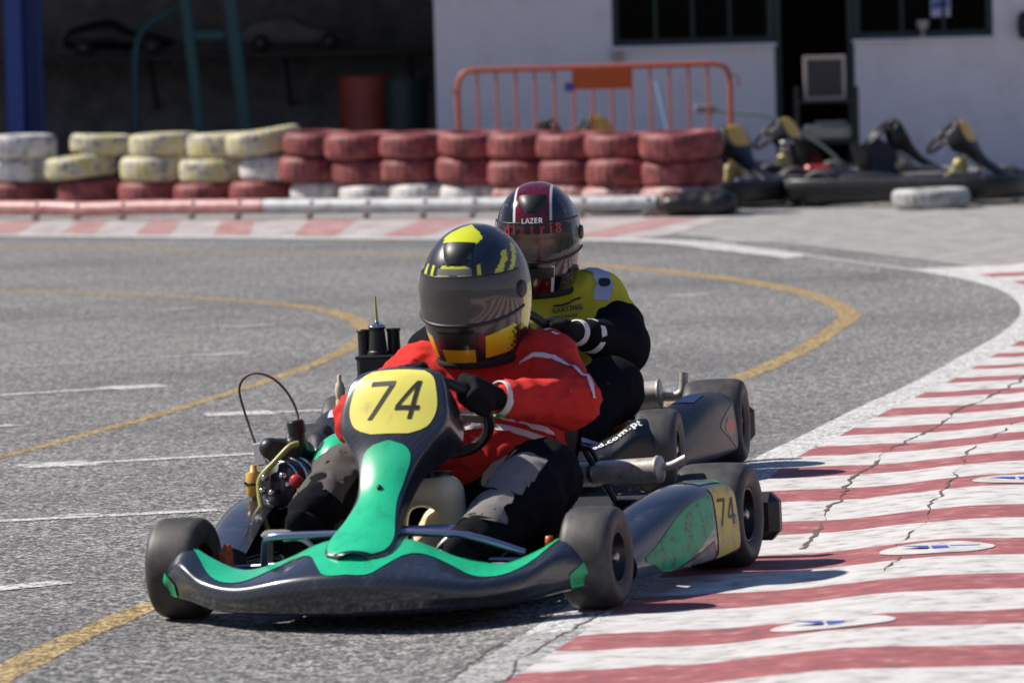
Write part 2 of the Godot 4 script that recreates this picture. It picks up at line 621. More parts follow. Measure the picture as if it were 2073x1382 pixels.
	var cc := mat("concrete", Color.WHITE, 0.85)
	cc.albedo_texture = ramp_image(512, cv, [[0.0, c3(0.18, 0.175, 0.165)], [0.5, c3(0.285, 0.277, 0.262)], [1.0, c3(0.39, 0.38, 0.36)]])
	tri(cc, 0.35, true)
	# painted plaster
	var wl := mat("white_plaster", Color.WHITE, 0.8)
	wl.albedo_texture = ramp_image(512, cv, [[0.0, c3(0.7, 0.66, 0.67)], [0.4, c3(0.78, 0.75, 0.76)], [1.0, c3(0.82, 0.79, 0.8)]])
	tri(wl, 0.18, true)
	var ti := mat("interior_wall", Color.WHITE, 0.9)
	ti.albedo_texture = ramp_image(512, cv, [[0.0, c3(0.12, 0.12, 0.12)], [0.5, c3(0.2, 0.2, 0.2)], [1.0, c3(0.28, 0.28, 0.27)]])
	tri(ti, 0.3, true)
	# painted rubber of the tyre wall
	var rub := noise_bytes(512, 0.014, 41, FastNoiseLite.TYPE_SIMPLEX_SMOOTH, 5)
	var rv := PackedFloat32Array()
	rv.resize(512 * 512)
	for i in 512 * 512: rv[i] = clampf(rub[i] / 255.0 * 0.75 + fine[i] / 255.0 * 0.25, 0, 1)
	var tones := {
		"tyre_red": [[0.0, c3(0.05, 0.025, 0.025)], [0.28, c3(0.13, 0.026, 0.028)], [0.5, c3(0.23, 0.046, 0.048)], [0.72, c3(0.3, 0.075, 0.075)], [1.0, c3(0.4, 0.17, 0.16)]],
		"tyre_white": [[0.0, c3(0.06, 0.05, 0.05)], [0.3, c3(0.3, 0.28, 0.28)], [0.45, c3(0.58, 0.56, 0.56)], [1.0, c3(0.72, 0.7, 0.68)]],
		"tyre_yellow": [[0.0, c3(0.05, 0.05, 0.04)], [0.28, c3(0.26, 0.24, 0.2)], [0.42, c3(0.52, 0.49, 0.42)], [0.52, c3(0.55, 0.51, 0.34)], [0.62, c3(0.5, 0.44, 0.17)], [1.0, c3(0.54, 0.47, 0.2)]],
		"tyre_pink": [[0.0, c3(0.1, 0.04, 0.04)], [0.35, c3(0.33, 0.1, 0.09)], [0.55, c3(0.52, 0.36, 0.34)], [1.0, c3(0.66, 0.58, 0.56)]],
		"tyre_grey": [[0.0, c3(0.1, 0.1, 0.1)], [0.4, c3(0.35, 0.36, 0.35)], [1.0, c3(0.62, 0.62, 0.6)]],
	}
	for key in tones:
		var m := mat(key, Color.WHITE, 0.6)
		m.albedo_texture = ramp_image(512, rv, tones[key])
		tri(m, 0.9, true)
	# kart and driver materials
	mat("rubber", col(0.02, 0.02, 0.021), 0.62)
	var kt := mat("kart_tyre", Color.WHITE, 0.55)
	kt.albedo_texture = ramp_image(512, rv, [[0.0, c3(0.025, 0.024, 0.023)], [0.5, c3(0.045, 0.042, 0.04)], [1.0, c3(0.085, 0.08, 0.075)]])
	tri(kt, 2.5)
	# woven carbon look
	var cb := PackedFloat32Array()
	cb.resize(256 * 256)
	for i in 256 * 256:
		var x := (i % 256) / 8
		var y := (i / 256) / 8
		cb[i] = 0.3 + 0.5 * float(((x + y) % 4) < 2) + 0.15 * (fine[(i * 3) % (512 * 512)] / 255.0 - 0.5)
	var cm := mat("carbon", Color.WHITE, 0.3)
	cm.albedo_texture = ramp_image(256, cb, [[0.0, c3(0.009, 0.012, 0.019)], [1.0, c3(0.024, 0.03, 0.043)]])
	# scuffs of pale dust over the weave
	var scf := PackedByteArray()
	for i in 512 * 512:
		var q := rub[i] / 255.0 * 0.7 + wear[(i * 2) % (512 * 512)] / 255.0 * 0.3
		scf.append_array([92, 92, 96, clampi(int((q - 0.63) * 800.0), 0, 70)])
	cm.detail_enabled = true
	cm.detail_albedo = ImageTexture.create_from_image(Image.create_from_data(512, 512, false, Image.FORMAT_RGBA8, scf))
	cm.detail_uv_layer = BaseMaterial3D.DETAIL_UV_2
	cm.uv2_triplanar = true
	cm.uv2_scale = Vector3.ONE * 1.8
	cm.clearcoat_enabled = true
	cm.clearcoat = 1.0
	cm.clearcoat_roughness = 0.09
	tri(cm, 6.0)
	# scuffed black plastic
	var bp := mat("black_plastic", Color.WHITE, 0.38)
	bp.albedo_texture = ramp_image(512, rv, [[0.0, c3(0.07, 0.066, 0.062)], [0.22, c3(0.02, 0.02, 0.021)], [0.4, c3(0.008, 0.0085, 0.01)], [1.0, c3(0.013, 0.014, 0.016)]])
	tri(bp, 1.6)
	var gp2 := mat("green_paint", Color.WHITE, 0.3)
	gp2.albedo_texture = ramp_image(512, rv, [[0.0, c3(0.1, 0.35, 0.22)], [0.15, c3(0.02, 0.4, 0.19)], [0.4, c3(0.012, 0.5, 0.24)], [1.0, c3(0.03, 0.55, 0.29)]])
	tri(gp2, 1.7)
	gp2.clearcoat_enabled = true
	gp2.clearcoat = 0.6
	gp2.clearcoat_roughness = 0.15
	var gs := mat("scuffed_green", Color.WHITE, 0.4)
	gs.albedo_texture = ramp_image(512, rv, [[0.0, c3(0.34, 0.3, 0.24)], [0.2, c3(0.25, 0.23, 0.18)], [0.29, c3(0.02, 0.08, 0.04)], [0.36, c3(0.01, 0.34, 0.14)], [1.0, c3(0.02, 0.45, 0.2)]])
	tri(gs, 1.9)
	var yl := mat("yellow_sticker", Color.WHITE, 0.35)
	yl.albedo_texture = ramp_image(512, rv, [[0.0, c3(0.6, 0.5, 0.2)], [0.3, c3(0.82, 0.74, 0.13)], [1.0, c3(0.86, 0.78, 0.17)]])
	tri(yl, 1.5)
	var ys := mat("scuffed_yellow", Color.WHITE, 0.5)
	ys.albedo_texture = ramp_image(512, rv, [[0.0, c3(0.3, 0.22, 0.1)], [0.3, c3(0.62, 0.5, 0.25)], [0.45, c3(0.74, 0.58, 0.1)], [1.0, c3(0.8, 0.66, 0.12)]])
	tri(ys, 2.2)
	var yo := mat("amber_sticker", col(0.75, 0.42, 0.01), 0.4)
	yo.clearcoat_enabled = true
	mat("black_ink", col(0.012, 0.012, 0.014), 0.45)
	mat("white_ink", col(0.75, 0.75, 0.75), 0.5)
	var sm := mat("scuffed_silver", Color.WHITE, 0.5, 0.2)
	sm.albedo_texture = ramp_image(512, rv, [[0.0, c3(0.06, 0.05, 0.05)], [0.35, c3(0.22, 0.2, 0.19)], [1.0, c3(0.42, 0.4, 0.38)]])
	tri(sm, 2.0)
	mat("chrome", col(0.62, 0.63, 0.66), 0.16, 1.0)
	mat("blue_steel", col(0.24, 0.29, 0.44), 0.25, 0.8)
	mat("steel", col(0.45, 0.44, 0.43), 0.35, 1.0)
	var ex := mat("exhaust_steel", Color.WHITE, 0.42, 0.35)
	ex.albedo_texture = ramp_image(512, rv, [[0.0, c3(0.22, 0.18, 0.14)], [0.35, c3(0.46, 0.42, 0.37)], [1.0, c3(0.68, 0.65, 0.6)]])
	tri(ex, 2.6)
	mat("dark_metal", col(0.03, 0.031, 0.034), 0.35, 0.6)
	mat("grey_pad", col(0.2, 0.2, 0.2), 0.8)
	mat("orange_metal", col(0.5, 0.1, 0.02), 0.4)
	mat("red_plastic", col(0.45, 0.03, 0.03), 0.35)
	mat("yellow_hose", col(0.36, 0.36, 0.1), 0.4)
	mat("brown_cable", col(0.085, 0.035, 0.03), 0.5)
	mat("fuel_filter", col(0.62, 0.34, 0.06), 0.3)
	mat("cream_plastic", col(0.62, 0.54, 0.36), 0.45)
	var tk := mat("tank_plastic", col(0.76, 0.68, 0.47), 0.35)
	tk.subsurf_scatter_enabled = true
	tk.subsurf_scatter_strength = 0.4
	mat("yellow_tank", col(0.62, 0.52, 0.2), 0.35)
	# cloth
	var weave := noise_bytes(256, 0.09, 51, FastNoiseLite.TYPE_SIMPLEX_SMOOTH, 3)
	M.cloth_normal = normal_tex(256, weave, 3.0)
	for c in [["red_cloth", col(0.6, 0.04, 0.034)], ["white_cloth", col(0.7, 0.69, 0.69)], ["black_cloth", col(0.009, 0.0095, 0.012)], ["grey_cloth", col(0.22, 0.205, 0.195)], ["yellow_cloth", col(0.6, 0.55, 0.045)], ["lilac_cloth", col(0.5, 0.5, 0.62)], ["glove_cloth", col(0.014, 0.014, 0.016)], ["charcoal_cloth", col(0.11, 0.1, 0.092)]]:
		var m := mat(c[0], c[1], 0.85)
		m.normal_enabled = true
		m.normal_texture = M.cloth_normal
		m.normal_scale = 0.5
		m.metallic_specular = 0.18
		tri(m, 9.0)
	mat("green_trim", col(0.03, 0.4, 0.08), 0.6)
	mat("skin", col(0.42, 0.24, 0.17), 0.5)
	mat("padding", col(0.012, 0.012, 0.013), 0.9)
	var v1 := mat("smoked_visor", Color(0.3, 0.29, 0.285, 0.93), 0.07, 0.45)
	v1.transparency = BaseMaterial3D.TRANSPARENCY_ALPHA
	v1.metallic_specular = 0.9
	var v2 := mat("clear_visor", Color(0.05, 0.045, 0.05, 0.25), 0.05)
	v2.transparency = BaseMaterial3D.TRANSPARENCY_ALPHA
	v2.metallic_specular = 0.7
	# background
	mat("blue_paint", col(0.012, 0.045, 0.22), 0.5)
	mat("teal_paint", col(0.015, 0.09, 0.1), 0.5)
	var rd := mat("drum_red", Color.WHITE, 0.5)
	rd.albedo_texture = ramp_image(512, rv, [[0.0, c3(0.12, 0.05, 0.03)], [0.3, c3(0.36, 0.06, 0.035)], [1.0, c3(0.45, 0.08, 0.045)]])
	tri(rd, 0.8)
	mat("drum_green", col(0.02, 0.05, 0.045), 0.5)
	mat("orange_rail", col(0.52, 0.1, 0.035), 0.45)
	mat("orange_sign", col(0.6, 0.1, 0.012), 0.5)
	mat("green_frame", col(0.01, 0.03, 0.026), 0.5)
	var gl := mat("window_glass", Color(0.01, 0.012, 0.014, 0.6), 0.05)
	gl.metallic_specular = 0.15
	gl.transparency = BaseMaterial3D.TRANSPARENCY_ALPHA
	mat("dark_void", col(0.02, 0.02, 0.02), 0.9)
	var pp := mat("pipe_pink", Color.WHITE, 0.45)
	pp.albedo_texture = ramp_image(512, rv, [[0.0, c3(0.2, 0.08, 0.08)], [0.3, c3(0.45, 0.2, 0.19)], [0.5, c3(0.5, 0.26, 0.25)], [1.0, c3(0.6, 0.42, 0.4)]])
	tri(pp, 0.9, true)
	var pw := mat("pipe_white", Color.WHITE, 0.45)
	pw.albedo_texture = ramp_image(512, rv, [[0.0, c3(0.16, 0.16, 0.17)], [0.35, c3(0.42, 0.44, 0.45)], [1.0, c3(0.66, 0.67, 0.67)]])
	tri(pw, 0.9, true)
	mat("post_wood", col(0.34, 0.3, 0.25), 0.8)
	mat("light_blue", col(0.25, 0.42, 0.62), 0.5)
	mat("blue_ink", col(0.06, 0.1, 0.42), 0.5)
	mat("beige_plastic", col(0.42, 0.36, 0.33), 0.5)
	mat("screen_glass", col(0.012, 0.016, 0.025), 0.15)
	mat("roof_sheet", col(0.25, 0.25, 0.25), 0.7)
	mat("dirt", col(0.12, 0.085, 0.07), 0.95)
	mat("old_cream", col(0.45, 0.43, 0.4), 0.6)
	mat("grey_pipe", col(0.16, 0.2, 0.19), 0.5)

# ---------------------------------------------------------------- the ground
const EDGE := [[11.0, -0.62], [12.0, -0.3], [13.42, 0.0], [13.83, 0.076], [14.44, 0.186], [15.5, 0.36], [17.0, 0.555], [18.4, 0.755], [19.59, 0.938], [20.47, 1.124], [21.35, 1.304], [22.3, 1.505], [23.13, 1.69], [23.92, 1.85], [24.67, 1.99], [25.43, 2.14], [26.5, 2.34], [28.0, 2.56], [29.5, 2.67], [31.0, 2.66], [32.5, 2.48], [34.0, 2.18], [35.3, 1.9]]
func edge(z: float) -> float: return curve1(-z, EDGE)
var kerb_noise := FastNoiseLite.new()
func kerb_h(d: float, x: float, z: float) -> float:
	# height of the kerb at distance d right of its painted edge: a low ramp, then the concrete apron
	var h := 0.0012 + 0.0288 * smoothstep(-0.45, 0.0, d) + 0.006 * smoothstep(0.0, 0.32, d) + 0.032 * smoothstep(0.3, 0.8, d)
	return h + kerb_noise.get_noise_2d(x, z * 2.0) * 0.0045 * smoothstep(0.0, 0.35, d)

func strip(z0: float, z1: float, d0: float, d1: float, nd: int, dz: float, lift: float, wob := 0.0, s0 := 0.0, s1 := 0.0) -> MB:
	var nz := maxi(int(absf(z1 - z0) / dz), 1) + 1
	var p := PackedVector3Array()
	for j in nz:
		for i in nd:
			var f := float(i) / (nd - 1)
			var d := d0 + (d1 - d0) * (f * f if d1 - d0 > 2.0 else f)
			var z := lerpf(z0, z1, float(j) / (nz - 1))
			if wob > 0.0 and (j == 0 or j == nz - 1):
				z += wob * kerb_noise.get_noise_2d(d * 7.0 + (s0 if j == 0 else s1) * 17.0, (s0 if j == 0 else s1) * 31.0)
			var x := edge(z) + d
			p.append(Vector3(x, kerb_h(d, x, z) + lift, z))
	var mb := MB.new()
	mb.quad_grid(p, nd, nz)
	return mb

func flat_poly(pts: Array, y: float) -> MB:
	var q := PackedVector2Array()
	for a in pts: q.append(Vector2(a[0], a[1]))
	var mb := MB.new()
	for a in q:
		mb.v.append(Vector3(a.x, y, a.y)); mb.n.append(Vector3.UP); mb.t.append(a)
	mb.ix = Geometry2D.triangulate_polygon(q)
	return mb

func line_strip(pts: Array, w, y: float, steps := 60) -> MB:
	# a painted line through ground points [x, z], width w (or a list for the points), slightly uneven edges
	var c := []
	for a in pts: c.append(Vector3(a[0], y, a[1]))
	var s := spline(c, steps)
	var p := PackedVector3Array()
	for i in s.size():
		var d: Vector3 = (s[mini(i + 1, s.size() - 1)] - s[maxi(i - 1, 0)]).normalized()
		var side := Vector3(-d.z, 0, d.x)
		var ww: float = w if not (w is Array) else curve1(float(i) / steps * (w.size() - 1), Array(range(w.size())).map(func(k): return [float(k), w[k]]))
		var e1 := kerb_noise.get_noise_2d(i * 3.1, pts[0][0] * 50.0) * 0.02
		var e2 := kerb_noise.get_noise_2d(i * 3.1, pts[0][1] * 50.0 + 9.0) * 0.02
		p.append(s[i] + side * (ww * 0.5 + e1)); p.append(s[i] - side * (ww * 0.5 + e2))
	var mb := MB.new()
	mb.quad_grid(p, 2, s.size())
	return mb

func ground() -> void:
	kerb_noise.seed = 4
	kerb_noise.frequency = 0.9
	kerb_noise.noise_type = FastNoiseLite.TYPE_SIMPLEX_SMOOTH
	var mb := MB.new()
	mb.quad_grid(PackedVector3Array([Vector3(-260, 0, 60), Vector3(260, 0, 60), Vector3(-260, 0, -320), Vector3(260, 0, -320)]), 2, 2)
	setting("track_asphalt", mb, M.asphalt)
	setting("yard_concrete", flat_poly([[-60, -90], [-60, -60], [-30, -57], [-3.9, -46.1], [-1.8, -44.6], [1.0, -43.1], [1.35, -41.6], [1.1, -39.4], [1.85, -37.1], [2.5, -34.3], [2.95, -31.4], [4.5, -30.4], [60, -30], [60, -90]], 0.003), M.concrete)
	setting("track_shoulder", strip(-35.2, -11.2, -0.46, -0.155, 5, 0.2, 0.0), M.asphalt)
	# edge line all round the bend
	var ln := setting("edge_line", strip(-33.0, -14.3, -0.155, 0.0, 4, 0.2, 0.0), M.paint_white)
	part("worn_line", strip(-14.3, -11.2, -0.155, 0.0, 4, 0.2, 0.0), M.paint_faint, ln)
	part("far_line", line_strip([[2.42, -32.6], [2.06, -33.9], [1.45, -36.6], [0.8, -38.55], [-1.45, -40.5], [-3.63, -42.4], [-9.0, -46.5]], [0.18, 0.26, 0.34, 0.36, 0.34, 0.34, 0.34], 0.0075, 80), M.paint_white, ln)
	# kerb: white painted concrete with red bands
	var bands := [[-11.15, -11.6], [-12.05, -12.5], [-12.98, -13.4], [-13.83, -14.18], [-14.65, -15.06], [-15.57, -16.05], [-16.66, -17.1], [-17.78, -18.23], [-18.7, -19.12], [-19.58, -20.0], [-20.47, -20.83], [-21.35, -21.78], [-22.3, -22.62], [-23.13, -23.44], [-23.92, -24.16], [-24.67, -24.96], [-25.43, -25.82], [-26.35, -26.75], [-27.25, -27.65], [-28.15, -28.55], [-29.05, -29.45], [-29.95, -30.35], [-30.85, -31.25], [-31.75, -32.15]]
	var kb := setting("kerb", strip(bands[-1][1], -33.0, 0.0, 7.0, 44, 0.1, 0.0, 0.04, 900.0, 901.0), M.kerb_white)
	for i in bands.size():
		# bands butt against each other along a wavering brushed edge
		if i > 0: part("white_stripe", strip(bands[i - 1][1], bands[i][0], 0.0, 7.0, 44, 0.1, 0.0, 0.04, 900.0 if i == 0 else i * 2.0 - 1.0, i * 2.0), M.kerb_white, kb)
		part("red_stripe", strip(bands[i][0], bands[i][1], 0.0, 7.0, 44, 0.1, 0.0, 0.04, i * 2.0, 900.0 if i == bands.size() - 1 else i * 2.0 + 1.0), M.kerb_red, kb)
	# the broken joint between ramp and apron, and a second crack across the apron
	var rng := RandomNumberGenerator.new()
	rng.seed = 12
	for spec in [[0.3, -26.5, -16.2, 0.0, 0.02], [0.62, -21.5, -15.3, 0.0, 0.011], [-0.16, -16.0, -11.4, 0.0, 0.01], [-0.03, -15.2, -11.4, 0.0, 0.01]]:
		var p := PackedVector3Array()
		var nz := int((spec[2] - spec[1]) / 0.06)
		var d: float = spec[0]
		for j in nz + 1:
			var z := lerpf(spec[1], spec[2], float(j) / nz)
			d += rng.randf_range(-0.012, 0.012) + (spec[0] - d) * 0.15
			var w: float = spec[4] * rng.randf_range(0.1, 1.0) * (1.0 if kerb_noise.get_noise_2d(z * 1.4, spec[0] * 30.0) > -0.15 else 0.15)
			for s in [-1.0, 1.0]:
				var x: float = edge(z) + d + s * w * 0.5
				p.append(Vector3(x, kerb_h(x - edge(z), x, z) + 0.0016, z))
		var cr := MB.new()
		cr.quad_grid(p, 2, nz + 1)
		part("crack", cr, M.dirt, kb)
	# sponsor discs painted on the red bands
	for dsc in [[1.545, -17.98, 0.155], [1.125, -15.82, 0.155], [0.745, -14.02, 0.15]]:
		var dm := MB.new()
		var rings := PackedVector3Array()
		for j in 9:
			for k in 37:
				var a := TAU * (k % 36) / 36
				var x: float = dsc[0] + cos(a) * dsc[2] * j / 8.0
				var z: float = dsc[1] + sin(a) * dsc[2] * j / 8.0
				rings.append(Vector3(x, kerb_h(x - edge(z), x, z) + 0.002, z))
		dm.quad_grid(rings, 37, 9, true)
		var dd := part("painted_disc", dm, M.kerb_white, kb, "white painted disc with a blue emblem on the kerb")
		var em := MB.new()
		var cx: float = dsc[0]
		var cz: float = dsc[1]
		var em_y := kerb_h(cx - edge(cz), cx, cz) + 0.0045
		em.face([Vector3(cx - 0.105, em_y, cz - 0.045), Vector3(cx - 0.02, em_y, cz - 0.035), Vector3(cx - 0.03, em_y, cz + 0.035)], Vector3.UP)
		em.face([Vector3(cx - 0.015, em_y, cz - 0.03), Vector3(cx + 0.03, em_y, cz - 0.03), Vector3(cx + 0.03, em_y, cz + 0.04), Vector3(cx - 0.015, em_y, cz + 0.04)], Vector3.UP)
		em.face([Vector3(cx + 0.035, em_y, cz - 0.03), Vector3(cx + 0.12, em_y, cz - 0.03), Vector3(cx + 0.11, em_y, cz - 0.01), Vector3(cx + 0.035, em_y, cz - 0.012)], Vector3.UP)
		part("emblem", em, M.blue_ink, dd)
	# the far kerb in front of the tyre wall
	var fk := setting("far_kerb", flat_poly([[-9.0, -46.8], [-3.63, -42.65], [-1.45, -40.72], [0.8, -38.8], [1.05, -39.3], [1.6, -42.4], [1.0, -42.7], [-1.8, -44.2], [-3.9, -45.6], [-9.0, -48.9]], 0.005), M.far_paint)
	for k in 11:
		# slanted red bands between the line and the tyres
		var f := 0.04 + k * 0.089
		var a := _far(f, 0.04)
		var b := _far(f + 0.04, 0.04)
		var c := _far(f + 0.075, 0.96)
		var d := _far(f + 0.035, 0.96)
		part("red_stripe", flat_poly([a, b, c, d], 0.0065), M.far_red, fk)
	# markings on the asphalt
	var mk := setting("racing_line", line_strip([[-9.0, -46.0], [-3.473, -40.397], [-2.045, -38.827], [-0.532, -37.107], [0.603, -34.867], [1.081, -33.493], [1.407, -32.057], [1.597, -30.589], [1.652, -28.987], [1.512, -27.703], [1.266, -26.014], [1.037, -24.759], [0.862, -23.948], [0.448, -21.945], [-0.2, -18.6], [-0.75, -16.2], [-0.97, -15.446], [-1.065, -14.95], [-1.168, -14.343], [-1.224, -13.877], [-1.45, -12.0]], [0.13, 0.13, 0.13, 0.13, 0.13, 0.13, 0.14, 0.16, 0.17, 0.15, 0.12, 0.1, 0.1, 0.1, 0.09, 0.09, 0.09, 0.09, 0.09, 0.1, 0.1], 0.0012, 160), M.paint_yellow)
	part("inner_line", line_strip([[-6.0, -37.5], [-2.92, -33.873], [-2.068, -32.887], [-1.478, -31.961], [-1.073, -31.012], [-0.839, -29.998], [-0.712, -28.773], [-0.712, -27.703], [-0.864, -26.039], [-1.134, -24.293], [-1.409, -22.782], [-1.624, -21.808], [-1.821, -20.913], [-2.4, -18.6]], [0.13, 0.13, 0.13, 0.12, 0.12, 0.11, 0.1, 0.085, 0.075, 0.07, 0.065, 0.06, 0.06, 0.06], 0.0012, 120), M.paint_yellow, mk)
	# grid bay marks: a long thin line with a broad end
	var marks := [[-2.9, -29.6, -1.671, -31.322, 0.05, 1], [-2.7, -28.1, -1.894, -28.687, 0.06, 0], [-1.829, -29.007, -1.19, -29.373, 0.06, 1], [-2.7, -26.0, -1.209, -26.979, 0.07, 1], [-2.6, -24.1, -1.464, -24.748, 0.08, 1], [-2.5, -22.1, -1.912, -22.536, 0.08, 0], [-0.45, -22.97, -1.192, -22.838, 0.08, 1], [-0.6, -20.86, -1.711, -20.425, 0.085, 1], [-2.2, -18.04, -0.931, -18.41, 0.085, 0], [-1.42, -18.36, -1.3, -18.39, 0.05, 0], [-1.9, -15.62, -1.242, -16.18, 0.11, 0], [-0.964, -32.684, -0.504, -32.891, 0.06, 0], [-0.4, -25.4, -0.72, -25.15, 0.07, 0], [0.3, -30.7, 1.06, -31.303, 0.06, 1], [0.75, -28.1, 1.028, -28.375, 0.05, 0], [0.45, -25.7, 0.653, -25.844, 0.05, 0]]
	var gm: MeshInstance3D
	for k in marks.size():
		var a: Array = marks[k]
		var st := Vector2(a[0], a[1])
		var en := Vector2(a[2], a[3])
		var u := (en - st).normalized()
		var sd := Vector2(-u.y, u.x)
		var w: float = a[4]
		var pts := [st + sd * w * 0.5, en + sd * w * 0.5, en - sd * w * 0.5, st - sd * w * 0.5]
		if a[5] == 1:
			var e := en - u * minf(0.26, st.distance_to(en) * 0.5)
			pts = [st + sd * w * 0.5, e + sd * w * 0.5, e + sd * w * 1.5, en + sd * w * 1.1, en - sd * w * 1.1, e - sd * w * 1.5, e - sd * w * 0.5, st - sd * w * 0.5]
		var arr := []
		for q in pts: arr.append([q.x, q.y])
		var far: bool = a[1] < -24.5
		if k == 0:
			gm = setting("grid_marking", flat_poly(arr, 0.0022), M.paint_faint)
		else:
			part("mark", flat_poly(arr, 0.0022), M.paint_faint if far else M.paint_white, gm)
	# two pale painted ovals on the yard
	for q in [[1.62, -38.2], [2.9, -37.6]]:
		var ov := []
		for k in 20: ov.append([q[0] + cos(TAU * k / 20) * 0.3, q[1] + sin(TAU * k / 20) * 0.42])
		part("yard_mark", flat_poly(ov, 0.0045), M.paint_faint, gm)

func _far(f: float, g: float) -> Array:
	# a point of the far kerb: f along it from the left, g across it
	var a := [[-9.0, -46.8], [-3.63, -42.65], [-1.45, -40.72], [0.85, -38.85]]
	var b := [[-9.0, -48.9], [-3.9, -45.6], [-1.8, -44.2], [1.4, -42.45]]
	var s := clampf(f, 0.0, 1.0) * 3.0
	var i := mini(int(s), 2)
	var t := s - i
	var p := Vector2(a[i][0], a[i][1]).lerp(Vector2(a[i + 1][0], a[i + 1][1]), t)
	var q := Vector2(b[i][0], b[i][1]).lerp(Vector2(b[i + 1][0], b[i + 1][1]), t)
	var r := p.lerp(q, g)
	return [r.x, r.y]

# ---------------------------------------------------------------- the pit building and its garage
func wall_piece(called: String, x0: float, x1: float, y0: float, y1: float, z0: float, z1: float, m: Material, parent: Node) -> MeshInstance3D:
	var mb := MB.new()
	mb.box(T(Vector3((x0 + x1) / 2, (y0 + y1) / 2, (z0 + z1) / 2)), Vector3(x1 - x0, y1 - y0, absf(z1 - z0)), 0.004)
	return part(called, mb, m, parent)

func building() -> void:
	var b := thing("pit_building", "white plastered pit building with dark windows and an open garage bay", "building")
	var w: Material = M.white_plaster
	wall_piece("wall", -0.61, 0.948, 0, 4.0, -52.25, -52, w, b)
	wall_piece("wall", 0.948, 2.368, 0, 1.17, -52.25, -52, w, b)
	wall_piece("wall", 0.948, 4.291, 2.4, 4.0, -52.25, -52, w, b)
	wall_piece("wall", 3.07, 4.291, 0, 1.18, -52.25, -52, w, b)
	wall_piece("wall", 4.291, 14.0, 0, 4.0, -52.25, -52, w, b)
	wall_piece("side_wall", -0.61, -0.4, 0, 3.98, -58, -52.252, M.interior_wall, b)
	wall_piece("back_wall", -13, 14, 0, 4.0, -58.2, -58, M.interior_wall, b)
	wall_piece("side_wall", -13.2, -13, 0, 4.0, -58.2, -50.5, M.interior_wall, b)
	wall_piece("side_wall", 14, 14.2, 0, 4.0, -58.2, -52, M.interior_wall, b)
	wall_piece("roof", -13.4, 14.4, 4.003, 4.15, -58.5, -51.6, M.roof_sheet, b)
	wall_piece("lintel", -13, -0.612, 3.3, 3.99, -52.2, -51.98, w, b)
	for q in [[0.948, 2.368, 1.17, 4], [3.07, 4.291, 1.18, 3]]:
		var win := sub("window", b)
		var fm := MB.new()
		var x0: float = q[0]
		var x1: float = q[1]
		var y0: float = q[2]
		for e in [[x0, x0 + 0.06, y0, 2.4], [x1 - 0.06, x1, y0, 2.4], [x0 + 0.06, x1 - 0.06, y0, y0 + 0.06], [x0 + 0.06, x1 - 0.06, 2.34, 2.4]]:
			fm.box(T(Vector3((e[0] + e[1]) / 2, (e[2] + e[3]) / 2, -52.1)), Vector3(e[1] - e[0] - 0.002, e[3] - e[2] - 0.002, 0.08), 0.004)
		part("frame", fm, M.green_frame, win)
		var np: int = q[3]
		var step := (x1 - x0 - 0.12) / np
		for k in np:
			var pm := MB.new()
			pm.box(T(Vector3(x0 + 0.06 + step * (k + 0.5), (y0 + 2.4) / 2, -52.13)), Vector3(step - 0.034, 2.4 - y0 - 0.124, 0.006), 0.0)
			part("pane", pm, M.window_glass, win)
			if k > 0:
				var mm := MB.new()
				mm.box(T(Vector3(x0 + 0.06 + step * k, (y0 + 2.4) / 2, -52.11)), Vector3(0.03, 2.4 - y0 - 0.124, 0.06), 0.003)
				part("mullion", mm, M.green_frame, win)
		wall_piece("sill", x0 - 0.02, x1 + 0.02, y0 - 0.03, y0 - 0.001, -52.0, -51.95, w, win)
	var df := MB.new()
	for e in [[2.371, 2.43, 0.0, 2.397], [3.01, 3.067, 0.0, 2.397], [2.43, 3.01, 2.33, 2.397]]:
		df.box(T(Vector3((e[0] + e[1]) / 2, (e[2] + e[3]) / 2, -52.12)), Vector3(e[1] - e[0], e[3] - e[2], 0.1), 0.004)
	part("door_frame", df, M.green_frame, b)
	# rooms behind the windows
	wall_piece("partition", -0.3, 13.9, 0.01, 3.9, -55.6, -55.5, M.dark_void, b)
	# small fittings on the wall
	var sk := MB.new()
	sk.box(T(Vector3(1.0, 1.095, -51.965)), Vector3(0.1, 0.09, 0.07), 0.01)
	sk.box(T(Vector3(0.985, 1.1, -51.925)), Vector3(0.05, 0.05, 0.02), 0.006)
	one_mesh("wall_socket", sk, M.beige_plastic, "small brownish socket box on white wall under the window corner", "socket")
	var st := thing("window_sticker", "small blue and white notice in the right hand window", "sticker", Vector3(3.84, 1.44, -52.105))
	var sm := MB.new()
	sm.box(T(Vector3.ZERO), Vector3(0.17, 0.16, 0.004), 0.0)
	part("paper", sm, M.lilac_cloth, st)
	var sm2 := MB.new()
	sm2.face([Vector3(-0.075, -0.02, 0.005), Vector3(0.075, 0.01, 0.005), Vector3(0.075, 0.06, 0.005), Vector3(-0.075, 0.06, 0.005)], Vector3.BACK)
	part("print", sm2, M.blue_ink, st)
	var cup := MB.new()
	cup.lathe([Vector2(0.0, 0.0), Vector2(0.035, 0.0), Vector2(0.035, 0.012), Vector2(0.012, 0.02), Vector2(0.012, 0.06), Vector2(0.05, 0.09), Vector2(0.055, 0.15), Vector2(0.048, 0.15), Vector2(0.0, 0.1)], 18)
	one_mesh("window_cup", cup, M.beige_plastic, "beige cup standing on the sill of the right hand window", "cup", Vector3(3.67, 1.182, -51.975))
	var lm := MB.new()
	lm.lathe([Vector2(0.0, 0.0), Vector2(0.05, 0.0), Vector2(0.07, 0.1), Vector2(0.06, 0.2), Vector2(0.03, 0.24), Vector2(0.0, 0.24)], 16)
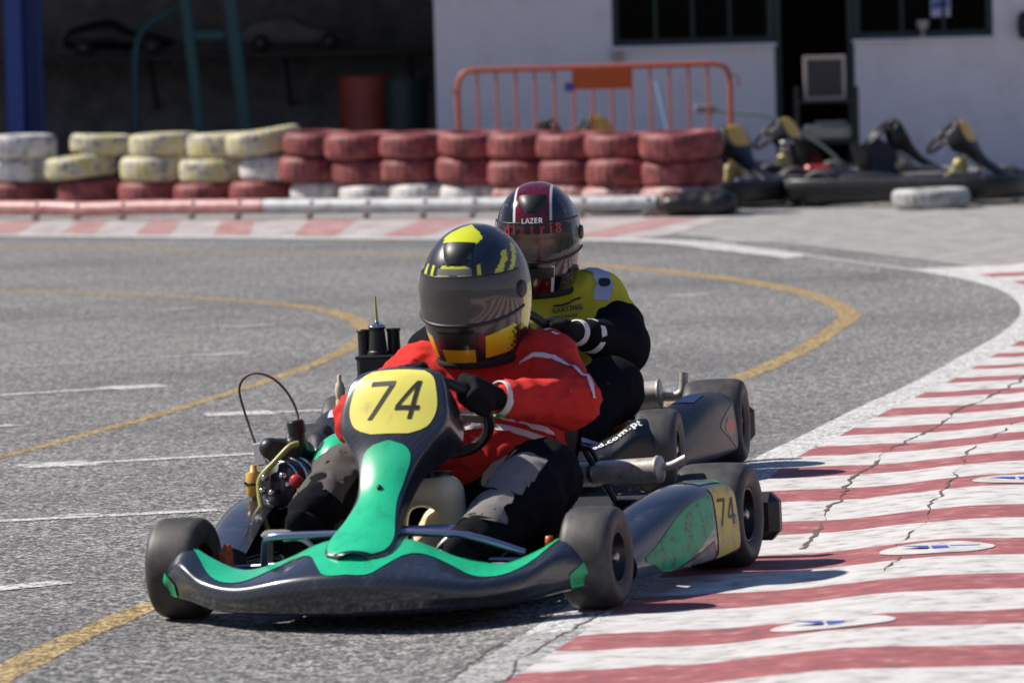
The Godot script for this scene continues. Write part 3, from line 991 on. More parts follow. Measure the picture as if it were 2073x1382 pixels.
	lm.box(T(Vector3(0, 0.12, -0.06)), Vector3(0.03, 0.05, 0.08), 0.004)
	one_mesh("wall_lamp", lm, M.dark_metal, "dark unlit lamp on the white wall at the right edge", "lamp", Vector3(4.56, 1.15, -51.9))
	# blue steel post of the garage bay: a flanged beam
	var pm := MB.new()
	pm.box(T(Vector3(-4.255, 1.65, -51.55)), Vector3(0.15, 3.28, 0.3), 0.008)
	pm.box(T(Vector3(-4.1, 1.65, -51.68)), Vector3(0.155, 3.28, 0.012), 0.003)
	pm.box(T(Vector3(-4.03, 1.65, -51.6)), Vector3(0.016, 3.28, 0.2), 0.004)
	one_mesh("steel_post", pm, M.blue_paint, "blue steel post at the mouth of the dark garage", "post", Vector3(0, 0.008, 0))
	# inside the garage
	drum("oil_drum", M.drum_red, "red oil drum in the dark garage beside the white wall", Vector3(-1.27, 0.0, -54.0), 0.255, 0.95)
	drum("oil_drum", M.drum_green, "dark green oil drum between the red drum and white wall", Vector3(-0.905, 0.0, -53.7), 0.2, 0.92)
	var h := thing("hoist_frame", "teal hoist frame with two uprights in the dark garage", "hoist", Vector3(0, 0.0, 0))
	for q in [[-2.78, -2.92, 0.05], [-2.37, -2.52, 0.06]]:
		var hm := MB.new()
		hm.box(T(Vector3((q[0] + q[1]) / 2, 1.5, -53.5), Basis(Vector3.BACK, atan((q[0] - q[1]) / 1.7) * 1.0)), Vector3(q[2] * 2.0, 2.96, 0.09), 0.008)
		part("upright", hm, M.teal_paint, h)
	for y in [1.36, 2.6]:
		var hm := MB.new()
		hm.box(T(Vector3(-2.7, y, -53.5)), Vector3(0.36, 0.08, 0.07), 0.006)
		part("crossbar", hm, M.teal_paint, h)
	var ht := MB.new()
	ht.tube(spline([Vector3(-3.33, 0.01, -53.5), Vector3(-3.34, 0.5, -53.5), Vector3(-3.33, 1.2, -53.5), Vector3(-3.22, 1.46, -53.5), Vector3(-2.93, 1.62, -53.5)], 30), 0.03, 10)
	part("bent_tube", ht, M.teal_paint, h)
	var sh := thing("wall_shelf", "long dark shelf on the back wall of the garage", "shelf", Vector3(-2.8, 1.1, -57.3))
	var s1 := MB.new()
	s1.box(T(Vector3(0, 0.05, 0.0)), Vector3(4.2, 0.04, 1.38), 0.004)
	part("board", s1, M.dark_metal, sh)
	for x in [-1.9, -0.6, 0.7, 1.9]:
		var s2 := MB.new()
		s2.tube([Vector3(x, 0.03, 0.6), Vector3(x, -0.45, -0.66)], 0.02, 6)
		part("bracket", s2, M.dark_metal, sh)
	toy_car("dark", M.black_plastic, "black child size racing car on the garage shelf", Vector3(-3.7, 1.172, -56.95))
	toy_car("grey", M.interior_wall, "grey child size racing car on the garage shelf", Vector3(-2.0, 1.172, -56.95))

func drum(called: String, m: Material, label: String, at: Vector3, r: float, h: float) -> void:
	var d := thing(called, label, "drum", at, Basis.IDENTITY, "oil drums in the garage")
	var mb := MB.new()
	var prof := [Vector2(0, 0.01), Vector2(r * 0.97, 0.01), Vector2(r, 0.0)]
	for k in 3:
		var y := h * (0.3 + k * 0.2)
		prof.append_array([Vector2(r * 0.985, y - 0.03), Vector2(r * 1.02, y), Vector2(r * 0.985, y + 0.03)])
	prof.append_array([Vector2(r, h), Vector2(r * 0.96, h), Vector2(r * 0.95, h - 0.02), Vector2(0, h - 0.02)])
	mb.lathe(prof, 28)
	part("shell", mb, m, d)
	var bung := MB.new()
	bung.lathe([Vector2(0, 0.025), Vector2(0.03, 0.025), Vector2(0.03, 0)], 12, T(Vector3(r * 0.5, h - 0.02, 0.05)))
	part("bung", bung, M.steel, d)

func toy_car(_tone: String, m: Material, label: String, at: Vector3) -> void:
	var c := thing("toy_car", label, "toy car", at, Basis.IDENTITY, "child size cars on the garage shelf")
	var p := PackedVector3Array()
	var secs := [[-0.52, 0.1, 0.2, 0.13], [-0.46, 0.08, 0.27, 0.2], [-0.25, 0.06, 0.34, 0.23], [-0.05, 0.06, 0.36, 0.21], [0.12, 0.06, 0.25, 0.21], [0.36, 0.06, 0.21, 0.2], [0.5, 0.08, 0.15, 0.15], [0.53, 0.1, 0.13, 0.1]]
	for s in secs:
		for k in 17:
			var a := TAU * k / 16
			p.append(Vector3(s[0], lerpf(s[1], s[2], 0.5 + 0.5 * signf(sin(a)) * pow(absf(sin(a)), 0.6)), s[3] * signf(cos(a)) * pow(absf(cos(a)), 0.6)))
	var mb := MB.new()
	mb.quad_grid(p, 17, secs.size(), true)
	part("body", mb, m, c)
	for x in [-0.33, 0.33]:
		for z in [-0.2, 0.2]:
			var w := sub("wheel", c, Vector3(x, 0.09, z), Basis(Vector3(1, 0, 0), PI / 2))
			var t := MB.new()
			t.lathe([Vector2(0.04, -0.04), Vector2(0.08, -0.04), Vector2(0.09, -0.025), Vector2(0.09, 0.025), Vector2(0.08, 0.04), Vector2(0.04, 0.04)], 20)
			part("tyre", t, M.rubber, w)
			var h := MB.new()
			h.lathe([Vector2(0, 0.035), Vector2(0.042, 0.03), Vector2(0.042, -0.03), Vector2(0, -0.035)], 14)
			part("hub", h, M.steel, w)

# ---------------------------------------------------------------- the wall of painted tyres
func car_tyre(r: float, w: float, seed_: int) -> MB:
	# a worn road tyre lying flat, with a grooved tread; origin at the middle of its underside
	var h := w * 0.5
	var prof := [[0.62, -0.72, 0], [0.69, -0.94, 0], [0.78, -1.0, 0], [0.87, -0.96, 0], [0.93, -0.85, 0], [0.967, -0.7, 1], [0.99, -0.52, 2], [1.0, -0.36, 2], [0.978, -0.33, 0], [0.978, -0.27, 0], [1.0, -0.24, 2], [1.004, -0.03, 2], [0.98, -0.02, 0], [0.98, 0.04, 0], [1.004, 0.06, 2], [1.0, 0.26, 2], [0.978, 0.29, 0], [0.978, 0.35, 0], [1.0, 0.38, 2], [0.99, 0.52, 2], [0.967, 0.7, 1], [0.93, 0.85, 0], [0.87, 0.96, 0], [0.78, 1.0, 0], [0.69, 0.94, 0], [0.62, 0.72, 0], [0.7, 0.5, 0], [0.9, 0.3, 0], [0.9, -0.3, 0], [0.7, -0.5, 0], [0.62, -0.72, 0]]
	var segs := 84
	var p := PackedVector3Array()
	for q in prof:
		for k in segs + 1:
			var a := TAU * (k % segs) / segs
			var rr: float = q[0] * r
			if q[2] > 0 and (k % segs) % 3 == 0: rr -= 0.004 * q[2]
			rr += sin(a * 2.0 + seed_) * 0.004 + sin(a * 3.0 + seed_ * 2.0) * 0.002
			var y: float = h + q[1] * h + sin(a * 2.0 + seed_ * 1.7) * 0.003
			p.append(Vector3(cos(a) * rr, y, sin(a) * rr))
	var mb := MB.new()
	mb.quad_grid(p, segs + 1, prof.size(), true)
	return mb

func tyre_wall() -> void:
	var xs := [-4.05, -3.45, -2.84, -2.34, -1.91, -1.48, -1.08, -0.68, -0.24, 0.16, 0.52, 0.87, 1.27]
	var tones := [["red", "white", "white"], ["red", "yellow", "yellow"], ["red", "yellow", "yellow"], ["red", "yellow", "yellow"], ["red", "white", "yellow"], ["white", "red", "red"], ["white", "red", "red"], ["white", "red", "red"], ["white", "red", "red"], ["pink", "red", "red"], ["pink", "red", "red"], ["pink", "red", "red"], ["pink", "red", "red"]]
	var shift := [[0, 0, 0], [0.06, -0.05, 0.12], [-0.03, 0, 0.06], [-0.06, 0, 0.08], [0, 0.07, -0.01], [0.07, -0.02, 0.01], [0.06, 0.02, -0.03], [0.07, 0, 0], [0.03, 0, 0.01], [0.02, -0.01, 0], [0.05, 0.01, 0], [-0.02, 0.02, 0], [0, 0.01, 0]]
	var place := ["at the bottom of", "in the middle of", "on top of"]
	var order := ["leftmost", "second", "third", "fourth", "fifth", "sixth", "seventh", "eighth", "ninth", "tenth", "eleventh", "twelfth", "last, rightmost"]
	var wide := [0.185, 0.195, 0.205]
	var shapes := []
	for k in 3: shapes.append(car_tyre(0.3 + k * 0.006, wide[k], k + 1).mesh(null))
	var rng := RandomNumberGenerator.new()
	rng.seed = 77
	for i in 13:
		var y := 0.012
		for j in 3:
			var k := (i * 2 + j) % 3
			if i == 12: k = 2 if j == 2 else 1
			var o := MeshInstance3D.new()
			o.name = numbered("stacked_tyre")
			o.mesh = shapes[k]
			o.material_override = M["tyre_" + tones[i][j]]
			add_child(o)
			var tx := 0.0
			var tz := rng.randf_range(-1.2, 1.2)
			if i == 4 and j == 2: tz = 7.0
			if i == 1 and j == 1: tz = 4.0
			if i == 1 and j == 2: tz = -3.0
			o.transform = Transform3D(rot(tx, rng.randf() * 360.0, 0) , Vector3(xs[i] + shift[i][j], y + absf(sin(deg_to_rad(tz))) * 0.28, -49.2 + i * 0.5 + rng.randf_range(-0.03, 0.03)))
			if j == 2 and i > 4: tx = rng.randf_range(0.8, 2.6)
			o.basis = rot(tx, 0, tz) * o.basis
			o.position.y += sin(deg_to_rad(tx)) * 0.22
			if i == 1 and j == 2: o.scale = Vector3(0.86, 0.86, 0.86)
			y += wide[k] - 0.004 + absf(sin(deg_to_rad(tz))) * 0.13
			var tone: String = {"red": "red", "white": "white", "yellow": "faded yellow", "pink": "pinkish white"}[tones[i][j]]
			tag(o, "%s painted tyre %s the %s stack from the left" % [tone, place[j], order[i]] if i > 0 and i < 12 else "%s painted tyre %s the %s stack of the tyre wall" % [tone, place[j], "leftmost" if i == 0 else "rightmost"], "tyre", "painted tyres of the tyre wall")
	# a guard pipe in two lengths runs along the foot of the wall
	var runs := [[[Vector3(-9.0, 0.1, -48.75), Vector3(-3.9, 0.1, -45.62), Vector3(-3.3, 0.088, -45.2), Vector3(-2.7, 0.1, -44.85), Vector3(-1.83, 0.102, -44.33)], M.pipe_pink, "faded pink guard pipe along the foot of the tyre wall"], [[Vector3(-1.82, 0.102, -44.325), Vector3(-0.4, 0.1, -43.55), Vector3(0.6, 0.1, -43.05), Vector3(1.08, 0.1, -42.86)], M.pipe_white, "grey white guard pipe in front of the red tyres"]]
	for q in runs:
		var g := thing("guard_pipe", q[2], "pipe", Vector3.ZERO, Basis.IDENTITY, "guard pipes at the foot of the tyre wall")
		var s := spline(q[0], 40)
		var mb := MB.new()
		mb.tube(s, 0.056, 16)
		part("pipe", mb, q[1], g)
		var len := 0.0
		for i in 40:
			var a: Vector3 = s[i]
			var d: float = a.distance_to(s[i + 1])
			if int((len + d) / 0.46) > int(len / 0.46) and a.x > -5.0:
				var bm := MB.new()
				bm.lathe([Vector2(0.0, 0.016), Vector2(0.012, 0.016), Vector2(0.016, 0.0)], 10, T(a + Vector3(0.0, 0.03, 0.045), Basis(Vector3.RIGHT, PI / 2.6)))
				part("bolt", bm, M.dark_metal, g)
				var pm := MB.new()
				pm.box(T(a + Vector3(-0.02, -0.047 - 0.024, -0.01)), Vector3(0.05, 0.05, 0.16), 0.006)
				part("foot", pm, M.post_wood, g)
			len += d
	# the black sleeve that ends the pipe
	var sl := Body.new(0.02, 0.006, 6.0, 5)
	sl.cap(Vector3(1.18, 0.085, -42.8), Vector3(1.56, 0.1, -42.66), 0.075, 0.085)
	sl.ell(Vector3(1.36, 0.09, -42.72), Vector3(0.26, 0.092, 0.1))
	sl.ell(Vector3(1.5, 0.075, -42.68), Vector3(0.12, 0.08, 0.11))
	one_mesh("rubber_sleeve", sl.build(0.014), M.black_plastic, "black rubber sleeve on the ground at the end of the tyre wall", "sleeve")
	var lt := MeshInstance3D.new()
	lt.name = "lying_tyre"
	lt.mesh = car_tyre(0.285, 0.14, 9).mesh(null)
	lt.material_override = M.tyre_grey
	add_child(lt)
	lt.position = Vector3(3.07, 0.01, -43.0)
	tag(lt, "grey white tyre lying alone in front of the parked karts", "tyre")

func yard_things() -> void:
	# crowd barrier
	var z := -47.5
	var b := thing("crowd_barrier", "orange crowd barrier with an orange plate in front of the white wall", "barrier", Vector3(0, 0.006, z))
	var fm := MB.new()
	fm.tube(spline([Vector3(-0.38, 0.1, 0), Vector3(-0.38, 0.5, 0), Vector3(-0.38, 0.9, 0), Vector3(-0.35, 1.0, 0), Vector3(-0.27, 1.035, 0), Vector3(0.7, 1.037, 0), Vector3(1.68, 1.04, 0), Vector3(1.77, 1.005, 0), Vector3(1.8, 0.9, 0), Vector3(1.8, 0.5, 0), Vector3(1.8, 0.1, 0)], 90), 0.021, 10)
	part("frame", fm, M.orange_rail, b)
	var rm := MB.new()
	rm.tube([Vector3(-0.37, 0.18, 0), Vector3(1.79, 0.18, 0)], 0.018, 8)
	part("bottom_rail", rm, M.orange_rail, b)
	for k in 13:
		var x := -0.225 + k * 0.154
		var bm := MB.new()
		bm.tube([Vector3(x, 0.17, 0), Vector3(x, 1.03, 0)], 0.0095, 8)
		part("bar", bm, M.orange_rail, b)
	var sm := MB.new()
	sm.box(T(Vector3(0.786, 0.945, 0.022)), Vector3(0.47, 0.165, 0.008), 0.002)
	part("plate", sm, M.orange_sign, b)
	for x in [-0.38, 1.8]:
		var ft := MB.new()
		ft.box(T(Vector3(x, 0.075, 0)), Vector3(0.05, 0.15, 0.05), 0.004)
		ft.box(T(Vector3(x, 0.012, 0)), Vector3(0.06, 0.024, 0.5), 0.004)
		part("foot", ft, M.orange_rail, b)
	var hk := MB.new()
	hk.tube(spline([Vector3(1.8, 0.94, 0), Vector3(1.85, 0.945, 0), Vector3(1.87, 0.92, 0), Vector3(1.868, 0.85, 0)], 10), 0.008, 6)
	hk.tube([Vector3(-0.38, 0.88, 0), Vector3(-0.43, 0.885, 0)], 0.012, 6)
	part("hook", hk, M.orange_rail, b)
	var cp := MB.new()
	cp.lathe([Vector2(0, 0.02), Vector2(0.03, 0.015), Vector2(0.04, 0.0), Vector2(0.03, -0.015), Vector2(0, -0.02)], 16, T(Vector3(0.51, 0.885, 0.03), Basis(Vector3.RIGHT, PI / 2)))
	part("blue_cap", cp, M.blue_ink, b)
	# stick leaning behind the tyres
	var sk := MB.new()
	sk.tube([Vector3(1.385, 0.012, -47.25), Vector3(1.3, 0.46, -47.28), Vector3(1.21, 0.92, -47.42)], 0.012, 8)
	one_mesh("leaning_stick", sk, M.light_blue, "thin light blue stick leaning against the orange barrier", "stick")
	var br := thing("long_brush", "dark long handled brush propped between barrier and doorway", "brush")
	var b1 := MB.new()
	b1.tube(spline([Vector3(1.68, 0.655, -49), Vector3(1.86, 0.62, -49.0), Vector3(2.22, 0.56, -49.1), Vector3(2.66, 0.3, -49.4), Vector3(2.9, 0.02, -49.6)], 24), 0.013, 8)
	part("handle", b1, M.grey_pipe, br)
	var b2 := MB.new()
	b2.box(T(Vector3(1.63, 0.66, -49), rot(0, 0, -6)), Vector3(0.15, 0.07, 0.09), 0.015)
	b2.box(T(Vector3(1.69, 0.655, -49), rot(0, 0, -6)), Vector3(0.07, 0.1, 0.1), 0.02)
	part("head", b2, M.grey_pad, br)
	# monitor on a trolley in the doorway
	var t := thing("trolley", "dark metal trolley standing in the open doorway", "trolley", Vector3(2.745, 0.006, -50.8))
	for sx in [-0.255, 0.255]:
		for sz in [-0.2, 0.2]:
			var pm := MB.new()
			pm.box(T(Vector3(sx, 0.4, sz)), Vector3(0.025, 0.78, 0.025), 0.003)
			part("post", pm, M.dark_metal, t)
			var cw := MB.new()
			cw.lathe([Vector2(0, 0.012), Vector2(0.03, 0.012), Vector2(0.03, -0.012), Vector2(0, -0.012)], 12, T(Vector3(sx, 0.03, sz), Basis(Vector3.BACK, PI / 2)))
			part("caster", cw, M.rubber, t)
	for y in [0.31, 0.66]:
		var pm := MB.new()
		pm.box(T(Vector3(0, y, 0)), Vector3(0.484, 0.02, 0.375), 0.003)
		part("shelf", pm, M.dark_metal, t)
	var mo := thing("monitor", "switched off monitor with a pale frame on the dark trolley", "monitor", Vector3(2.735, 0.678, -50.75))
	var m1 := MB.new()
	for e in [[-0.165, 0.0, 0.03, 0.38], [0.165, 0.0, 0.03, 0.38]]:
		m1.box(T(Vector3(e[0], 0.19, 0)), Vector3(e[2], e[3], 0.03), 0.004)
	for y in [0.016, 0.364]: m1.box(T(Vector3(0, y, 0)), Vector3(0.3, 0.032, 0.03), 0.004)
	part("bezel", m1, M.beige_plastic, mo)
	var m2 := MB.new()
	m2.box(T(Vector3(0, 0.19, -0.004)), Vector3(0.3, 0.316, 0.02), 0.0)
	part("screen", m2, M.screen_glass, mo)
	var m3 := MB.new()
	m3.box(T(Vector3(0, 0.15, -0.1)), Vector3(0.26, 0.26, 0.16), 0.03)
	m3.box(T(Vector3(0, 0.01, -0.08)), Vector3(0.2, 0.02, 0.16), 0.005)
	part("case", m3, M.beige_plastic, mo)
	var pr := thing("printer", "grey green machine on the lower trolley shelf", "printer", Vector3(2.745, 0.33, -50.78))
	var p1 := MB.new()
	p1.box(T(Vector3(0, 0.075, 0)), Vector3(0.4, 0.13, 0.28), 0.02)
	part("case", p1, M.grey_pipe, pr)
	var p2 := MB.new()
	p2.box(T(Vector3(0.03, 0.155, -0.02)), Vector3(0.26, 0.024, 0.2), 0.006)
	part("paper_stack", p2, M.beige_plastic, pr)
	for k in 7:
		var sl := MB.new()
		sl.box(T(Vector3(-0.12 + k * 0.04, 0.07, 0.142)), Vector3(0.012, 0.07, 0.006), 0.0)
		part("slot", sl, M.beige_plastic, pr)

# ---------------------------------------------------------------- karts. Own axes: z forwards, x to the kart's left, origin on the ground midway between the axles
func nose_at(u: float, v: float) -> Vector3:
	var a := absf(u)
	var z0 := 0.875 - 0.23 * pow(a, 2.3)
	var top := curve1(a, [[0.0, 0.205], [0.2, 0.198], [0.4, 0.155], [0.6, 0.13], [0.76, 0.158], [0.88, 0.192], [0.95, 0.188], [1.0, 0.165]])
	var rid := curve1(a, [[0.0, 0.128], [0.3, 0.118], [0.55, 0.1], [0.75, 0.115], [0.88, 0.155], [0.95, 0.15], [1.0, 0.13]])
	var bot := curve1(a, [[0.0, 0.022], [0.4, 0.026], [0.7, 0.034], [0.85, 0.05], [1.0, 0.062]])
	var back := curve1(a, [[0.0, 0.19], [0.5, 0.17], [0.8, 0.11], [1.0, 0.06]])
	var y := curve1(v, [[0.0, top - 0.012], [0.08, top], [0.36, lerpf(top, rid, 0.85)], [0.46, rid - 0.008], [0.56, rid - 0.03], [0.85, bot + 0.02], [0.93, bot + 0.004], [1.0, bot]])
	var z := curve1(v, [[0.0, z0 - back - 0.012], [0.08, z0 - back], [0.36, z0 - 0.022], [0.46, z0 - 0.004], [0.56, z0], [0.85, z0 - 0.02], [0.93, z0 - 0.035], [1.0, z0 - 0.1]])
	return Vector3(0.565 * u, y, z)

const P_Y := [[0.0, 0.58], [0.06, 0.6], [0.15, 0.582], [0.35, 0.472], [0.5, 0.4], [0.65, 0.315], [0.8, 0.25], [0.92, 0.2], [1.0, 0.168]]
const P_Z := [[0.0, 0.3], [0.06, 0.33], [0.15, 0.372], [0.35, 0.435], [0.5, 0.478], [0.65, 0.548], [0.8, 0.642], [0.92, 0.735], [1.0, 0.805]]
const P_W := [[0.0, 0.08], [0.06, 0.105], [0.15, 0.128], [0.3, 0.15], [0.38, 0.142], [0.46, 0.113], [0.54, 0.083], [0.62, 0.068], [0.7, 0.064], [0.8, 0.072], [0.9, 0.09], [0.955, 0.088], [0.985, 0.07], [1.0, 0.04]]
const P_D := [[0.0, 0.02], [0.15, 0.09], [0.38, 0.13], [0.52, 0.075], [0.65, 0.05], [0.8, 0.035], [1.0, 0.012]]
func panel_at(v: float, t: float, lift := 0.0) -> Vector3:
	var y := curve1(t, P_Y)
	var z := curve1(t, P_Z)
	var tg := Vector2(curve1(minf(t + 0.02, 1), P_Y) - curve1(maxf(t - 0.02, 0), P_Y), curve1(minf(t + 0.02, 1), P_Z) - curve1(maxf(t - 0.02, 0), P_Z)).normalized()
	var back := Vector2(-tg.y, tg.x)
	var w := curve1(t, P_W)
	var s := clampf((absf(v) - 0.72) / 0.28, 0.0, 1.0)
	var f := clampf(v / 0.72, -1.0, 1.0)
	var x := w * (0.93 * f if s <= 0.0 else signf(v) * (0.93 + 0.07 * sin(s * PI / 2)))
	var b := curve1(t, P_D) * (1.0 - cos(s * PI / 2)) - 0.014 * (1.0 - f * f) - lift
	return Vector3(x, y + back.x * b, z + back.y * b)
func panel_x(x: float, t: float, lift: float) -> Vector3: return panel_at(x / (curve1(t, P_W) * 0.93) * 0.72, t, lift)

func pod_at(s: float, v: float, side: float, lift := 0.0) -> Vector3:
	var z := lerpf(0.33, -0.365, s)
	var yt := curve1(s, [[0.0, 0.16], [0.2, 0.193], [0.45, 0.232], [0.7, 0.252], [1.0, 0.246]])
	var xo := curve1(s, [[0.0, 0.6], [0.3, 0.632], [0.6, 0.662], [1.0, 0.688]]) + lift
	var yb := 0.045
	var x := curve1(v, [[0.0, xo - 0.15], [0.12, xo - 0.11], [0.22, xo - 0.05], [0.32, xo - 0.018], [0.42, xo - 0.008], [0.8, xo], [0.9, xo - 0.01], [1.0, xo - 0.05]])
	var y := curve1(v, [[0.0, yt - 0.015], [0.12, yt], [0.22, yt - 0.003], [0.32, yt - 0.022], [0.42, yt - 0.05], [0.8, yb + 0.035], [0.9, yb + 0.008], [1.0, yb]])
	return Vector3(x * side, y + (lift if v < 0.3 else 0.0), z)

func surf(f: Callable, u0: float, u1: float, nu: int, v0, v1, nv: int) -> MB:
	# samples f(u, v); v0 and v1 may depend on u
	var p := PackedVector3Array()
	for j in nv:
		for i in nu:
			var u := lerpf(u0, u1, float(i) / (nu - 1))
			var a: float = v0.call(u) if v0 is Callable else v0
			var b: float = v1.call(u) if v1 is Callable else v1
			p.append(f.call(u, lerpf(a, b, float(j) / (nv - 1))))
	var mb := MB.new()
	mb.quad_grid(p, nu, nv)
	return mb

const GLYPH := {
	"7": [[[0, 1], [1, 1], [1, 0.87], [0.42, 0], [0.23, 0], [0.8, 0.87], [0, 0.87]]],
	"4": [[[0.62, 0], [0.8, 0], [0.8, 1], [0.62, 1]], [[0, 0.24], [0.62, 0.24], [0.62, 0.36], [0.17, 0.36], [0.62, 0.83], [0.62, 1], [0.6, 1], [0, 0.36]], [[0.8, 0.24], [1.0, 0.24], [1.0, 0.36], [0.8, 0.36]]],
}
func glyph(ch: String, put: Callable) -> MB:
	# a digit whose outline points (0..1, 0..1) are put on a surface
	var mb := MB.new()
	for poly in GLYPH[ch]:
		var q := PackedVector2Array()
		for i in poly.size():
			var a := Vector2(poly[i][0], poly[i][1])
			var b := Vector2(poly[(i + 1) % poly.size()][0], poly[(i + 1) % poly.size()][1])
			for k in 4: q.append(a.lerp(b, k / 4.0))
		for row in 8:
			# cut into bands so that the digit bends with the surface
			var bar := PackedVector2Array([Vector2(-1, row / 8.0), Vector2(2, row / 8.0), Vector2(2, (row + 1) / 8.0), Vector2(-1, (row + 1) / 8.0)])
			for piece in Geometry2D.intersect_polygons(q, bar):
				var base := mb.v.size()
				for a in piece:
					mb.v.append(put.call(a.x, a.y)); mb.n.append(Vector3.BACK); mb.t.append(a)
				for i in Geometry2D.triangulate_polygon(piece): mb.ix.append(base + i)
	for i in range(0, mb.ix.size(), 3):
		var g := (mb.v[mb.ix[i + 2]] - mb.v[mb.ix[i]]).cross(mb.v[mb.ix[i + 1]] - mb.v[mb.ix[i]]).normalized()
		for k in 3: mb.n[mb.ix[i + k]] = g
	return mb

func lettering(called: String, text: String, size: float, m: Material, parent: Node, xf: Transform3D) -> void:
	var f := SystemFont.new()
	f.font_names = PackedStringArray(["Droid Sans"])
	f.font_weight = 700
	var tm := TextMesh.new()
	tm.text = text
	tm.font = f
	tm.font_size = 32
	tm.pixel_size = size / 24.0
	tm.depth = 0.0015
	tm.curve_step = 1.5
	tm.material = m
	var o := MeshInstance3D.new()
	o.name = called
	o.mesh = tm
	parent.add_child(o, true)
	o.transform = xf

var wheel_cache := {}
func wheel(parent: Node, at: Vector3, r: float, w: float, out: float, turn := 0.0) -> void:
	var key := "%s_%s" % [r, w]
	if not wheel_cache.has(key):
		var t := MB.new()
		t.lathe([Vector2(0.49 * r, -0.38 * w), Vector2(0.54 * r, -0.43 * w), Vector2(0.66 * r, -0.485 * w), Vector2(0.8 * r, -0.5 * w), Vector2(0.91 * r, -0.47 * w), Vector2(0.965 * r, -0.41 * w), Vector2(0.99 * r, -0.32 * w), Vector2(r, -0.15 * w), Vector2(r * 1.002, 0), Vector2(r, 0.15 * w), Vector2(0.99 * r, 0.32 * w), Vector2(0.965 * r, 0.41 * w), Vector2(0.91 * r, 0.47 * w), Vector2(0.8 * r, 0.5 * w), Vector2(0.66 * r, 0.485 * w), Vector2(0.54 * r, 0.43 * w), Vector2(0.49 * r, 0.38 * w)], 56)
		var d := MB.new()
		for s in [1.0, -1.0]:
			d.lathe([Vector2(0.525 * r, s * 0.425 * w), Vector2(0.5 * r, s * 0.44 * w), Vector2(0.47 * r, s * 0.42 * w), Vector2(0.44 * r, s * 0.25 * w), Vector2(0.3 * r, s * 0.14 * w), Vector2(0.22 * r, s * 0.16 * w), Vector2(0.2 * r, s * 0.3 * w), Vector2(0.0, s * 0.31 * w)], 32)
		var h := MB.new()
		h.lathe([Vector2(0.11 * r, 0.3 * w), Vector2(0.11 * r, 0.4 * w), Vector2(0.07 * r, 0.43 * w), Vector2(0, 0.43 * w)], 6)
		var wb := MB.new()
		wb.lathe([Vector2(0.045 * r, 0.15 * w), Vector2(0.045 * r, 0.24 * w), Vector2(0, 0.25 * w)], 6)
		wheel_cache[key] = [t.mesh(null), d.mesh(null), h.mesh(null), wb.mesh(null)]
	var n := sub("wheel", parent, at, Basis(Vector3.UP, turn) * Basis(Vector3.BACK, -PI / 2 * out))
	part("tyre", wheel_cache[key][0], M.kart_tyre, n)
	part("rim", wheel_cache[key][1], M.dark_metal, n)
	part("hub_nut", wheel_cache[key][2], M.steel, n)
	for k in 3: part("wheel_bolt", wheel_cache[key][3], M.steel, n).position = Vector3(cos(TAU * k / 3), 0, sin(TAU * k / 3)) * 0.3 * r

